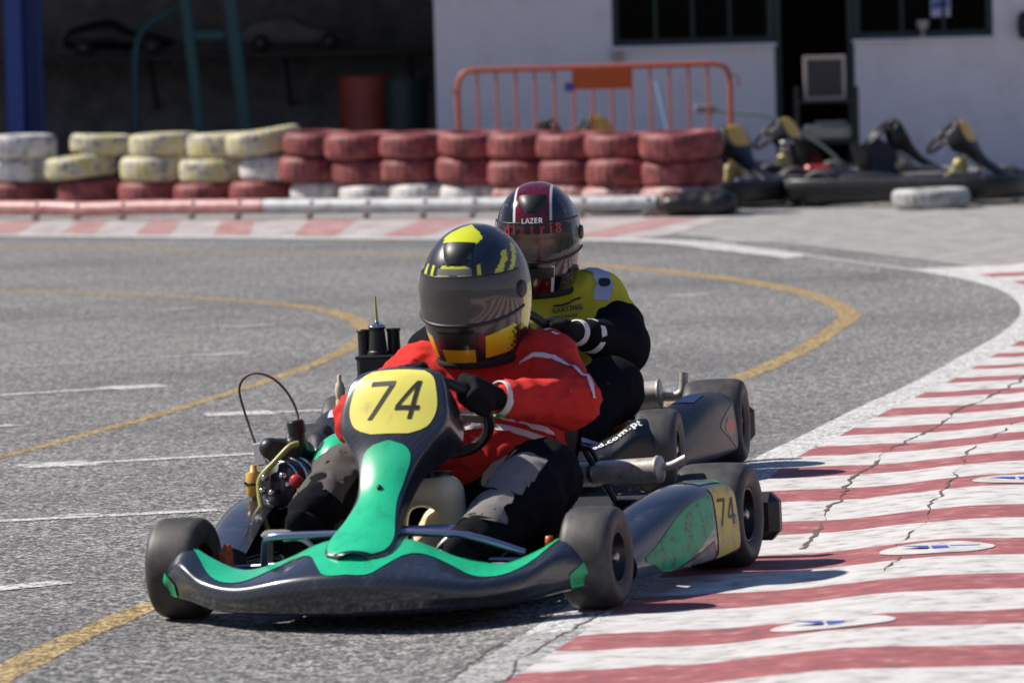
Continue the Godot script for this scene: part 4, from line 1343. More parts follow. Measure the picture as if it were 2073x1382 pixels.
func kart(label: String, at: Vector3, yaw: float, roll: float, cfg: Dictionary) -> Node3D:
	var k := thing("racing_kart" if cfg.has("racer") else "parked_kart", label, "kart", at, rot(0, yaw, 0) * rot(0, 0, roll), cfg.get("group", ""))
	var racer: bool = cfg.has("racer")
	var rear_x: float = cfg.get("rear_x", 0.585)
	wheel(k, Vector3(-0.55, 0.129, 0.525), 0.129, 0.135, -1.0)
	wheel(k, Vector3(0.55, 0.129, 0.525), 0.129, 0.135, 1.0)
	wheel(k, Vector3(-rear_x, 0.14, -0.525), 0.14, 0.198, -1.0)
	wheel(k, Vector3(rear_x, 0.14, -0.525), 0.14, 0.198, 1.0)
	# frame
	var fm := MB.new()
	for s in [-1.0, 1.0]:
		fm.tube(spline([Vector3(0.2 * s, 0.075, 0.74), Vector3(0.23 * s, 0.07, 0.5), Vector3(0.32 * s, 0.065, 0.2), Vector3(0.34 * s, 0.065, -0.2), Vector3(0.33 * s, 0.075, -0.62)], 20), 0.016, 8)
		fm.tube([Vector3(0.24 * s, 0.08, 0.52), Vector3(0.47 * s, 0.125, 0.525)], 0.014, 8)
		fm.tube(spline([Vector3(0.34 * s, 0.07, 0.25), Vector3(0.52 * s, 0.09, 0.22), Vector3(0.56 * s, 0.1, 0.0), Vector3(0.52 * s, 0.09, -0.22), Vector3(0.34 * s, 0.07, -0.28)], 20), 0.011, 8)
	for z in [0.62, 0.28, -0.3, -0.6]: fm.tube([Vector3(-0.32, 0.068, z), Vector3(0.32, 0.068, z)], 0.014, 8)
	fm.tube([Vector3(-rear_x + 0.06, 0.14, -0.525), Vector3(rear_x - 0.06, 0.14, -0.525)], 0.017, 10)
	part("frame", fm, cfg.get("frame", M.dark_metal), k)
	var ft := MB.new()
	ft.box(T(Vector3(0, 0.047, 0.3)), Vector3(0.6, 0.006, 0.86), 0.001)
	part("floor_tray", ft, M.dark_metal, k)
	# seat shell
	var sp := PackedVector3Array()
	for j in 15:
		var f := j / 14.0
		var cy := curve1(f, [[0.0, 0.1], [0.25, 0.075], [0.5, 0.08], [0.65, 0.14], [0.85, 0.3], [1.0, 0.43]])
		var cz := curve1(f, [[0.0, 0.08], [0.25, -0.1], [0.5, -0.29], [0.65, -0.37], [0.85, -0.44], [1.0, -0.48]])
		var tilt := curve1(f, [[0.0, 0.0], [0.5, 0.2], [0.75, 0.8], [1.0, 1.0]])
		for i in 17:
			var a := i / 8.0 - 1.0
			var up := pow(absf(a), 2.6) * curve1(f, [[0.0, 0.06], [0.3, 0.13], [0.6, 0.22], [0.85, 0.19], [1.0, 0.1]])
			var w := curve1(f, [[0.0, 0.18], [0.3, 0.21], [0.6, 0.255], [0.85, 0.285], [1.0, 0.24]])
			sp.append(Vector3(w * (a - 0.14 * a * a * a) * 1.16, cy + up * (1.0 - tilt * 0.55), cz + up * tilt * 0.95))
	var sm := MB.new()
	sm.quad_grid(sp, 17, 15)
	var sp2 := PackedVector3Array()
	for q in sp: sp2.append(q + Vector3(signf(q.x) * 0.008 * smoothstep(0.1, 0.2, absf(q.x)), -0.006, -0.006))
	sm.quad_grid(sp2, 17, 15)
	part("seat", sm, cfg.get("seat", M.black_plastic), k)
	# front fairing
	var nm := surf(func(u, v): return nose_at(u, v), -1.0, 1.0, 81, 0.0, 1.0, 30)
	for e in [-1.0, 1.0]:
		var ring := []
		for i in 24: ring.append(nose_at(e, i / 23.0))
		nm.face(ring, Vector3(e, 0, 0))
	var nose := part("front_fairing", nm, cfg.nose, k)
	# front panel
	var pm := surf(func(u, v): return panel_at(u, v), -1.0, 1.0, 49, 0.0, 1.0, 50)
	var pan := part("front_panel", pm, cfg.panel, k)
	var hw := [[0.11, 0.07], [0.14, 0.095], [0.2, 0.109], [0.28, 0.117], [0.34, 0.108], [0.38, 0.088], [0.405, 0.05]]
	var pl := PackedVector3Array()
	for j in 17:
		var t := lerpf(0.11, 0.405, j / 16.0)
		for i in 17: pl.append(panel_x((i / 8.0 - 1.0) * curve1(t, hw), t, 0.0012))
	var plm := MB.new()
	plm.quad_grid(pl, 17, 17)
	var plate := part("number_plate", plm, cfg.plate, pan)
	if cfg.has("number"):
		var text: String = cfg.number
		for c in text.length():
			part("digit", glyph(text[c], func(x: float, y: float) -> Vector3: return panel_x(-0.079 + c * 0.082 + x * 0.064 + y * 0.018, lerpf(0.335, 0.17, y), 0.0024)), M.black_ink, plate)
	if cfg.has("stripe"):
		# painted neck and fairing
		var wt := [[0.44, 0.0], [0.455, 0.03], [0.48, 0.052], [0.52, 0.064], [0.6, 0.058], [0.7, 0.052], [0.8, 0.064], [0.9, 0.083], [0.955, 0.08], [0.982, 0.064], [0.99, 0.05]]
		var ng := PackedVector3Array()
		for j in 27:
			var t := lerpf(0.442, 0.99, j / 26.0)
			for i in 15: ng.append(panel_x((i / 7.0 - 1.0) * curve1(t, wt), t, 0.0014))
		var ngm := MB.new()
		ngm.quad_grid(ng, 15, 27)
		var neck := part("neck_stripe", ngm, cfg.stripe, pan)
		var bo := MB.new()
		bo.lathe([Vector2(0.0075, 0.0), Vector2(0.007, 0.004), Vector2(0.0, 0.006)], 12, T(panel_at(0.0, 0.66, 0.003), along(Vector3(0, 0.6, 0.8))))
		part("bolt", bo, M.black_ink, neck)
		var gv := [[0.0, 0.4], [0.1, 0.39], [0.16, 0.3], [0.23, 0.2], [0.32, 0.17], [0.42, 0.21], [0.56, 0.31], [0.7, 0.32], [0.82, 0.18], [0.9, 0.04]]
		part("top_stripe", surf(func(u, v): return nose_at(u, v) + Vector3(0, 0.0014, 0.0008), -0.9, 0.9, 61, 0.01, func(u): return curve1(absf(u), gv), 9), cfg.stripe, nose)
		for s in [-1.0, 1.0]:
			part("corner_patch", surf(func(u, v): return nose_at(u * s, v) + Vector3(0.003 * s, 0, 0.0022), 0.92, 0.995, 8, func(u): return lerpf(0.72, 0.4, (u - 0.92) / 0.075), 0.9, 7), M.scuffed_green, nose)
	# side pods
	for s in [-1.0, 1.0]:
		var pom := surf(func(u, v): return pod_at(u, v, s), 0.0, 1.0, 25, 0.0, 1.0, 30)
		for e in [0.0, 1.0]:
			var ring := []
			for i in 24: ring.append(pod_at(e, i / 23.0, s))
			ring.append(Vector3(ring[0].x, 0.045, ring[0].z))
			pom.face(ring, Vector3(0, 0, 1.0 - 2.0 * e))
		var pod := part("side_pod", pom, cfg.pod, k)
		if cfg.has("stripe"):
			part("pod_stripe", surf(func(u, v): return pod_at(u, v, s, 0.0016), 0.08, 0.73, 18, func(u): return curve1(u, [[0.08, 0.6], [0.3, 0.43], [0.5, 0.36], [0.73, 0.36]]), func(u): return curve1(u, [[0.08, 0.72], [0.25, 0.89], [0.45, 0.84], [0.73, 0.62]]), 10), M.scuffed_green, pod)
			part("pod_scuff", surf(func(u, v): return pod_at(u, v, s, 0.0016), 0.42, 0.72, 8, func(u): return 0.875 - (u - 0.42) * 0.5, 0.9, 5), M.scuffed_silver, pod)
			part("top_stripe", surf(func(u, v): return pod_at(u, v, s, 0.0016), 0.74, 0.98, 8, 0.05, 0.24, 6), M.green_paint, pod)
			var yp := part("number_patch", surf(func(u, v): return pod_at(u, v, s, 0.002), 0.755, 0.985, 10, 0.29, func(u): return 0.9 - (u - 0.755) * 0.25, 14), M.scuffed_yellow, pod)
			var text: String = cfg.number
			for c in text.length():
				part("digit", glyph(text[c], func(x: float, y: float) -> Vector3: return pod_at((0.775 + c * 0.1 + x * 0.082 + y * 0.012) if s > 0 else (0.96 - c * 0.1 - x * 0.082), lerpf(0.63, 0.4, y), s, 0.0034)), M.black_ink, yp)
		elif racer:
			part("silver_patch", surf(func(u, v): return pod_at(u, v, s, 0.0016), 0.66, 0.97, 10, func(u): return lerpf(0.55, 0.38, (u - 0.66) / 0.31), func(u): return lerpf(0.6, 0.85, (u - 0.66) / 0.31), 10), M.scuffed_silver, pod)
			part("red_patch", surf(func(u, v): return pod_at(u, v, s, 0.003), 0.74, 0.95, 8, func(u): return 0.5 + absf(u - 0.84) * 0.9, func(u): return 0.72 - absf(u - 0.84) * 0.9, 8), M.red_plastic, pod)
			part("label_patch", surf(func(u, v): return pod_at(u, v, s, 0.002), 0.5, 0.72, 6, 0.06, 0.2, 5), M.lilac_cloth, pod)
	if cfg.has("surround"):
		# wrap-round bumper of a hire kart
		var path := []
		for i in 65:
			var a := TAU * i / 64.0
			path.append(Vector3(0.72 * signf(cos(a)) * pow(absf(cos(a)), 0.35), 0.125, 0.04 + 0.93 * signf(sin(a)) * pow(absf(sin(a)), 0.35)))
		var bp := PackedVector3Array()
		for i in 65:
			var d: Vector3 = (path[(i + 1) % 64] - path[(i + 63) % 64]).normalized()
			var o := Vector3(d.z, 0, -d.x)
			if o.dot(path[i] - Vector3(0, 0.125, 0)) < 0: o = -o
			for q in [[-0.03, 0.075], [0.0, 0.09], [0.025, 0.07], [0.035, 0.0], [0.025, -0.07], [0.0, -0.09], [-0.03, -0.075]]: bp.append(path[i] + o * q[0] + Vector3(0, q[1], 0))
		var bm := MB.new()
		bm.quad_grid(bp, 7, 65)
		part("wrap_bumper", bm, cfg.surround, k)
	var rb := MB.new()
	rb.box(T(Vector3(0, 0.115, -0.755)), Vector3(1.4, 0.13, 0.075), 0.025)
	part("rear_bumper", rb, M.black_plastic, k)
	# steering
	var c := Vector3(0.035, 0.475, 0.2)
	var wb := Basis(Vector3.RIGHT, deg_to_rad(45.0))       # local y of the wheel points up and back to the driver
	wb = Basis(Vector3(1, 0, 0), Vector3(0, 0.7071, -0.7071), Vector3(0, 0.7071, 0.7071))
	var sw := sub("steering_wheel", k, c, wb * Basis(Vector3.UP, deg_to_rad(cfg.get("steer", 0.0))))
	var rim := MB.new()
	var rp := []
	for i in 41:
		var a := TAU * i / 40
		rp.append(Vector3(cos(a) * 0.148, 0, sin(a) * 0.148))
	rim.tube(rp, 0.0145, 10, false)
	part("rim", rim, M.black_ink, sw)
	var spk := MB.new()
	for a in [0.3, PI - 0.3, PI * 1.5]: spk.box(T(Vector3(cos(a), 0, sin(a)) * 0.07, Basis(Vector3.UP, -a)), Vector3(0.15, 0.006, 0.03), 0.002)
	spk.lathe([Vector2(0, 0.02), Vector2(0.035, 0.018), Vector2(0.04, -0.01), Vector2(0, -0.01)], 16)
	part("spokes", spk, M.grey_pad, sw)
	var sc := MB.new()
	sc.tube([c + Vector3(0, -0.02, 0.03), Vector3(0.03, 0.3, 0.44), Vector3(0.02, 0.13, 0.61)], 0.0115, 10)
	part("steering_column", sc, M.chrome, k)
	# front bars, tie rods and pedals
	var fb := MB.new()
	fb.tube(spline([Vector3(-0.33, 0.1, 0.54), Vector3(-0.31, 0.16, 0.58), Vector3(-0.29, 0.2, 0.62), Vector3(-0.26, 0.212, 0.635), Vector3(-0.1, 0.214, 0.64), Vector3(0.1, 0.214, 0.64), Vector3(0.25, 0.2, 0.63), Vector3(0.38, 0.15, 0.58)], 40), 0.0105, 8)
	part("front_bar", fb, M.blue_steel, k)
	var tr := MB.new()
	tr.tube([Vector3(0.015, 0.215, 0.56), Vector3(0.18, 0.212, 0.52)], 0.0095, 8)
	tr.tube([Vector3(0.02, 0.15, 0.6), Vector3(0.46, 0.12, 0.5)], 0.007, 8)
	tr.tube([Vector3(-0.02, 0.15, 0.6), Vector3(-0.46, 0.12, 0.5)], 0.007, 8)
	tr.tube([Vector3(0.2, 0.16, 0.62), Vector3(0.2, 0.09, 0.62)], 0.009, 8)
	part("tie_rod", tr, M.blue_steel, k)
	for s in [-1.0, 1.0]:
		var pe := MB.new()
		pe.tube(spline([Vector3(0.13 * s, 0.06, 0.55), Vector3(0.15 * s, 0.15, 0.6), Vector3(0.2 * s, 0.2, 0.6), Vector3(0.25 * s, 0.2, 0.6)], 12), 0.008, 6)
		part("pedal", pe, M.steel, k)
		var hb := MB.new()
		hb.box(T(Vector3(0.44 * s, 0.13, 0.52)), Vector3(0.04, 0.09, 0.04), 0.012)
		hb.lathe([Vector2(0, 0.014), Vector2(0.01, 0.014), Vector2(0.012, 0.0), Vector2(0.01, -0.014), Vector2(0, -0.014)], 10, T(Vector3(0.43 * s, 0.172, 0.525)))
		part("stub_axle", hb, M.orange_metal, k)
	var tb := Body.new(0.014)
	tb.cap(Vector3(-0.028, 0.285, 0.35), Vector3(-0.042, 0.17, 0.33), 0.034, 0.03)
	tb.cap(Vector3(0.105, 0.285, 0.33), Vector3(0.135, 0.16, 0.33), 0.036, 0.03)
	tb.cap(Vector3(-0.02, 0.29, 0.34), Vector3(0.1, 0.288, 0.325), 0.033, 0.036)
	tb.cap(Vector3(0.02, 0.12, 0.25), Vector3(0.06, 0.2, 0.26), 0.06, 0.05)
	var tank := part("fuel_tank", tb.build(0.009), cfg.get("tank", M.tank_plastic), k)
	var tc := MB.new()
	tc.lathe([Vector2(0.028, 0.0), Vector2(0.03, 0.018), Vector2(0.024, 0.024), Vector2(0, 0.024)], 14, T(Vector3(0.085, 0.318, 0.31)))
	part("cap", tc, M.black_ink, tank)
	return k

func muffler(parent: Node, a: Vector3, b: Vector3, r: float, tail: Array, m: Material) -> void:
	var mu := MB.new()
	var d := (b - a).normalized()
	var L := a.distance_to(b)
	mu.lathe([Vector2(0, 0), Vector2(r * 0.6, 0.0), Vector2(r * 0.95, 0.012), Vector2(r, 0.03), Vector2(r, L - 0.012), Vector2(r * 1.12, L - 0.01), Vector2(r * 1.12, L), Vector2(r * 0.5, L + 0.008), Vector2(0, L + 0.008)], 24, T(a, along(d)))
	var o := part("muffler", mu, m, parent)
	var tp := MB.new()
	tp.tube(spline(tail, 16), 0.011 * (r / 0.033), 12, false)
	part("tail_pipe", tp, m, o)
	var cl := MB.new()
	cl.lathe([Vector2(r * 1.01, 0.0), Vector2(r * 1.05, 0.002), Vector2(r * 1.05, 0.014), Vector2(r * 1.01, 0.016)], 24, T(a + d * L * 0.25, along(d)))
	part("clamp", cl, M.steel, o)

func engine_one(k: Node3D) -> void:
	# engine on the right side of the leading kart
	var e := sub("engine", k)
	var cc := MB.new()
	cc.box(T(Vector3(-0.44, 0.15, -0.2)), Vector3(0.16, 0.14, 0.2), 0.02)
	for i in 6: cc.box(T(Vector3(-0.44, 0.235 + i * 0.016, -0.2)), Vector3(0.13, 0.007, 0.15), 0.002)
	part("crankcase", cc, M.dark_metal, e)
	var cv := MB.new()
	cv.lathe([Vector2(0, 0.06), Vector2(0.03, 0.06), Vector2(0.034, 0.052), Vector2(0.055, 0.05), Vector2(0.058, 0.042), Vector2(0.066, 0.036), Vector2(0.068, 0.01), Vector2(0.072, 0.004), Vector2(0.072, -0.03), Vector2(0.0, -0.03)], 36, T(Vector3(-0.478, 0.285, -0.12), along(Vector3(-0.35, 0.12, 1))))
	var clu := part("clutch_cover", cv, M.dark_metal, e)
	for q in [[0.06, 0.04], [0.07, 0.012], [0.074, -0.02]]:
		var rg := MB.new()
		rg.lathe([Vector2(q[0], q[1] - 0.003), Vector2(q[0] + 0.004, q[1] - 0.002), Vector2(q[0] + 0.004, q[1] + 0.002), Vector2(q[0], q[1] + 0.003)], 36, T(Vector3(-0.478, 0.285, -0.12), along(Vector3(-0.35, 0.12, 1))))
		part("ring", rg, M.chrome, clu)
	var drk := MB.new()
	drk.lathe([Vector2(0.074, -0.03), Vector2(0.074, -0.1), Vector2(0.0, -0.1)], 30, T(Vector3(-0.478, 0.285, -0.12), along(Vector3(-0.35, 0.12, 1))))
	part("drum", drk, M.black_ink, e)
	for p in [Vector3(-0.52, 0.31, -0.055), Vector3(-0.5, 0.27, -0.05), Vector3(-0.53, 0.275, -0.06), Vector3(-0.47, 0.315, -0.055), Vector3(-0.455, 0.29, -0.06)]:
		var bm := MB.new()
		bm.lathe([Vector2(0.009, 0.0), Vector2(0.009, 0.012), Vector2(0.005, 0.016), Vector2(0, 0.016)], 10, T(p, along(Vector3(-0.35, 0.12, 1))))
		part("bolt", bm, M.chrome, e)
	var pg := MB.new()
	pg.lathe([Vector2(0.017, 0), Vector2(0.019, 0.018), Vector2(0.013, 0.026), Vector2(0, 0.027)], 14, T(Vector3(-0.435, 0.298, -0.06), along(Vector3(0.1, 0.1, 1))))
	part("red_plug", pg, M.red_plastic, e)
	var cb := Body.new(0.008)
	cb.cap(Vector3(-0.5, 0.37, -0.17), Vector3(-0.53, 0.385, -0.12), 0.034, 0.028)
	cb.cap(Vector3(-0.47, 0.36, -0.2), Vector3(-0.5, 0.345, -0.13), 0.04, 0.03)
	cb.cap(Vector3(-0.463, 0.385, -0.16), Vector3(-0.463, 0.425, -0.16), 0.022, 0.02)
	part("carburettor", cb.build(0.006), M.black_ink, e)
	var cp := MB.new()
	cp.lathe([Vector2(0.024, 0), Vector2(0.024, 0.03), Vector2(0.02, 0.036), Vector2(0, 0.036)], 16, T(Vector3(-0.463, 0.418, -0.16), rot(0, 0, 8)))
	part("carburettor_cap", cp, M.dark_metal, e)
	var br := MB.new()
	br.box(T(Vector3(-0.563, 0.368, -0.13), rot(0, -20, 8)), Vector3(0.035, 0.062, 0.008), 0.003)
	br.box(T(Vector3(-0.545, 0.39, -0.13), rot(0, -20, 8)), Vector3(0.05, 0.022, 0.014), 0.004)
	part("bracket", br, M.chrome, e)
	var fl := MB.new()
	fl.lathe([Vector2(0, -0.045), Vector2(0.008, -0.042), Vector2(0.01, -0.034), Vector2(0.022, -0.03), Vector2(0.024, 0.0), Vector2(0.022, 0.03), Vector2(0.01, 0.034), Vector2(0.008, 0.05), Vector2(0, 0.05)], 18, T(Vector3(-0.578, 0.29, -0.12)))
	part("fuel_filter", fl, M.fuel_filter, e)
	var zt := MB.new()
	zt.lathe([Vector2(0.0245, -0.003), Vector2(0.026, 0.0), Vector2(0.0245, 0.004)], 18, T(Vector3(-0.578, 0.29, -0.12)))
	zt.tube([Vector3(-0.555, 0.29, -0.11), Vector3(-0.6, 0.295, -0.1)], 0.003, 6)
	part("strap", zt, M.black_ink, e)
	var hs := MB.new()
	hs.tube(spline([Vector3(-0.442, 0.395, -0.1), Vector3(-0.46, 0.39, -0.085), Vector3(-0.5, 0.35, -0.07), Vector3(-0.538, 0.31, -0.06), Vector3(-0.54, 0.27, -0.05), Vector3(-0.525, 0.21, -0.03), Vector3(-0.5, 0.15, 0.0), Vector3(-0.47, 0.08, 0.1)], 40), 0.008, 8)
	part("fuel_hose", hs, M.yellow_hose, e)
	var ab := Body.new(0.02)
	ab.ell(Vector3(-0.36, 0.29, -0.2), Vector3(0.075, 0.1, 0.11))
	ab.ell(Vector3(-0.35, 0.34, -0.22), Vector3(0.07, 0.07, 0.09))
	var air := part("airbox", ab.build(0.01), M.green_paint, e)
	part("strap", ab.ribbon([Vector3(-0.43, 0.345, -0.14), Vector3(-0.37, 0.335, -0.09), Vector3(-0.3, 0.31, -0.1)], 0.018, 0.003, 12), M.black_ink, air)
	var lp := MB.new()
	lp.tube(spline([Vector3(-0.56, 0.33, -0.2), Vector3(-0.6, 0.38, -0.22), Vector3(-0.64, 0.47, -0.25), Vector3(-0.653, 0.535, -0.25), Vector3(-0.635, 0.568, -0.25), Vector3(-0.6, 0.578, -0.25), Vector3(-0.555, 0.562, -0.25), Vector3(-0.515, 0.52, -0.25), Vector3(-0.488, 0.465, -0.24), Vector3(-0.475, 0.4, -0.2)], 60), 0.0034, 8)
	part("throttle_cable", lp, M.brown_cable, e)
	muffler(k, Vector3(0.19, 0.262, -0.46), Vector3(0.458, 0.274, -0.44), 0.033, [Vector3(0.455, 0.278, -0.44), Vector3(0.49, 0.284, -0.44), Vector3(0.53, 0.302, -0.44)], M.exhaust_steel)
	var sp := MB.new()
	sp.tube([Vector3(0.235, 0.36, -0.43), Vector3(0.325, 0.19, -0.45)], 0.009, 8)
	sp.tube(spline([Vector3(0.215, 0.3, -0.43), Vector3(0.235, 0.332, -0.42), Vector3(0.27, 0.335, -0.42), Vector3(0.29, 0.3, -0.42)], 14), 0.007, 8)
	sp.tube([Vector3(0.325, 0.185, -0.46), Vector3(0.51, 0.185, -0.46)], 0.0095, 8)
	sp.box(T(Vector3(0.33, 0.15, -0.5)), Vector3(0.04, 0.09, 0.08), 0.01)
	part("seat_strut", sp, M.dark_metal, k)
	var rs := MB.new()
	rs.box(T(Vector3(-0.27, 0.21, 0.56)), Vector3(0.1, 0.024, 0.05), 0.01)
	part("heel_rest", rs, M.grey_pad, k)

func engine_two(k: Node3D) -> void:
	var e := sub("engine", k)
	var bx := MB.new()
	bx.box(T(Vector3(-0.437, 0.365, -0.2)), Vector3(0.135, 0.13, 0.22), 0.012)
	bx.box(T(Vector3(-0.437, 0.422, -0.2)), Vector3(0.142, 0.012, 0.226), 0.004)
	bx.box(T(Vector3(-0.44, 0.2, -0.22)), Vector3(0.16, 0.2, 0.22), 0.02)
	part("airbox", bx, M.black_plastic, e)
	for x in [-0.487, -0.39]:
		var tb := MB.new()
		tb.lathe([Vector2(0.021, 0), Vector2(0.021, 0.075), Vector2(0.024, 0.078), Vector2(0.024, 0.085), Vector2(0.018, 0.085), Vector2(0.018, 0.03), Vector2(0, 0.03)], 18, T(Vector3(x, 0.425, -0.16)))
		part("intake_tube", tb, M.black_ink, e)
	var cf := MB.new()
	var prof := [Vector2(0.035, 0.0), Vector2(0.035, 0.01)]
	for i in 9: prof.append_array([Vector2(0.032 - i * 0.0008, 0.012 + i * 0.008), Vector2(0.029 - i * 0.0008, 0.016 + i * 0.008)])
	prof.append_array([Vector2(0.029, 0.088), Vector2(0.027, 0.093), Vector2(0, 0.093)])
	cf.lathe(prof, 24, T(Vector3(-0.437, 0.428, -0.13)))
	part("cone_filter", cf, M.black_ink, e)
	var ct := MB.new()
	ct.lathe([Vector2(0.03, 0.0), Vector2(0.03, 0.006), Vector2(0.008, 0.01), Vector2(0.006, 0.02), Vector2(0, 0.02)], 20, T(Vector3(-0.437, 0.518, -0.13)))
	part("filter_cap", ct, M.chrome, e)
	var an := MB.new()
	an.tube([Vector3(-0.437, 0.53, -0.13), Vector3(-0.438, 0.618, -0.13)], [0.0055, 0.003], 8)
	part("antenna", an, M.yellow_hose, e)
	var fl := MB.new()
	fl.lathe([Vector2(0, -0.05), Vector2(0.014, -0.046), Vector2(0.017, -0.03), Vector2(0.015, -0.004), Vector2(0.01, 0.0), Vector2(0.015, 0.004), Vector2(0.017, 0.03), Vector2(0.012, 0.05), Vector2(0.007, 0.054), Vector2(0.007, 0.075), Vector2(0, 0.078)], 16, T(Vector3(-0.545, 0.3, 0.0)))
	part("fuel_filter", fl, M.cream_plastic, e)
	muffler(k, Vector3(0.28, 0.225, -0.62), Vector3(0.41, 0.232, -0.62), 0.045, [Vector3(0.41, 0.225, -0.62), Vector3(0.45, 0.222, -0.62), Vector3(0.482, 0.24, -0.62), Vector3(0.49, 0.3, -0.62)], M.exhaust_steel)
	var og := MB.new()
	og.box(T(Vector3(0.32, 0.18, -0.2)), Vector3(0.06, 0.08, 0.08), 0.012)
	og.lathe([Vector2(0, 0.03), Vector2(0.02, 0.028), Vector2(0.022, 0.0), Vector2(0, 0)], 12, T(Vector3(0.33, 0.22, -0.17)))
	part("brake_caliper", og, M.orange_metal, k)

func karts() -> void:
	var k1 := kart("green and dark carbon racing kart numbered 74 leading on the kerb", Vector3(-0.172, 0.016, -15.46), -17.0, 1.5, {"racer": true, "nose": M.carbon, "panel": M.carbon, "plate": M.yellow_sticker, "number": "74", "stripe": M.green_paint, "pod": M.carbon, "frame": M.blue_steel, "steer": 25.0})
	engine_one(k1)
	driver_one(k1.transform)
	var k2 := kart("black racing kart following behind the green numbered kart", Vector3(-0.01, 0.016, -18.9), -9.0, 1.5, {"racer": true, "nose": M.black_plastic, "panel": M.black_plastic, "plate": M.scuffed_silver, "pod": M.black_plastic, "rear_x": 0.6, "steer": 10.0})
	engine_two(k2)
	# web address on the fairing
	k2.get_node("front_fairing").scale = Vector3(1, 1.22, 1)
	var txt := "ined.com.pt"
	var u := 0.6
	for i in txt.length():
		var adv: float = {"i": 0.3, ".": 0.3, "t": 0.42, "m": 0.95, "c": 0.52}.get(txt[i], 0.62) * 0.052
		u += adv * 0.5
		var a := nose_at(u, 0.22)
		var du := (nose_at(u + 0.03, 0.22) - nose_at(u - 0.03, 0.22)).normalized()
		var dv := (nose_at(u, 0.12) - nose_at(u, 0.32)).normalized()
		var nn := du.cross(dv).normalized()
		lettering("web_letter", txt[i], 0.028, M.white_ink, k2.get_node("front_fairing"), Transform3D(Basis(du, nn.cross(du), nn), a + nn * 0.004))
		u += adv * 0.5
	driver_two(k2.transform)
	var hire := {"nose": M.black_plastic, "panel": M.black_plastic, "plate": M.amber_sticker, "pod": M.black_plastic, "surround": M.black_plastic, "tank": M.yellow_tank, "group": "hire karts parked in the yard"}
	kart("black parked kart with its nose beside the end of the tyre wall", Vector3(1.42, 0.008, -44.75), 50.0, 0.0, hire)
	kart("black parked kart with yellow plate, behind the kart beside the tyre wall", Vector3(1.88, 0.008, -46.9), 62.0, 0.0, hire)
	var hb := hire.duplicate()
	hb.surround = M.scuffed_silver
	var kb := kart("parked kart with grey bumper between the two black karts", Vector3(2.62, 0.008, -45.3), 96.0, 0.0, hb)
	muffler(kb, Vector3(-0.1, 0.36, -0.5), Vector3(-0.1, 0.46, -0.5), 0.05, [Vector3(-0.1, 0.37, -0.5), Vector3(-0.1, 0.3, -0.48), Vector3(-0.1, 0.2, -0.45)], M.steel)
	var rc := MB.new()
	rc.box(T(Vector3(-0.3, 0.25, -0.3)), Vector3(0.12, 0.06, 0.2), 0.02)
	part("engine_cover", rc, M.red_plastic, kb)
	kart("black parked kart with yellow plate at the right edge behind the lying tyre", Vector3(3.05, 0.008, -44.2), 66.0, 0.0, hire)
	kart("black parked kart behind the orange barrier, only its panel top showing", Vector3(0.02, 0.008, -48.9), 100.0, 0.0, hire.merged({"plate": M.black_plastic}, true))
	kart("parked kart with yellow plate showing over the red tyres behind barrier", Vector3(0.46, 0.008, -49.9), 55.0, 0.0, hire)

# ---------------------------------------------------------------- drivers
func shell_at(th: float, y: float, lift := 0.0) -> Vector3:
	# full-face helmet: th round it (0 in front, towards +x), y height; centre at the middle of the head
	var yy := clampf(y, -0.172, 0.176)
	var p: float
	if yy > -0.01: p = pow(maxf(1.0 - pow((yy + 0.01) / 0.186, 2.25), 0.0), 0.5)
	else: p = 1.0 - 0.24 * pow((-0.01 - yy) / 0.162, 2.0)
	var front := cos(th) > 0.0
	var a := 0.137 * p + lift
	var c := (0.166 if front else 0.168) * p + lift
	if front and yy < 0.0: c += 0.014 * smoothstep(0.0, -0.1, yy) * cos(th)
	var e := 0.9
	var s := signf(sin(th)) * pow(absf(sin(th)), e)
	var q := signf(cos(th)) * pow(absf(cos(th)), e)
	# the neck opening rises at the back
	var ly := yy
	if not front and yy < 0.0: ly = yy * (1.0 - 0.18 * absf(cos(th)))
	return Vector3(s * a, ly + lift * smoothstep(0.05, 0.17, yy), q * c)

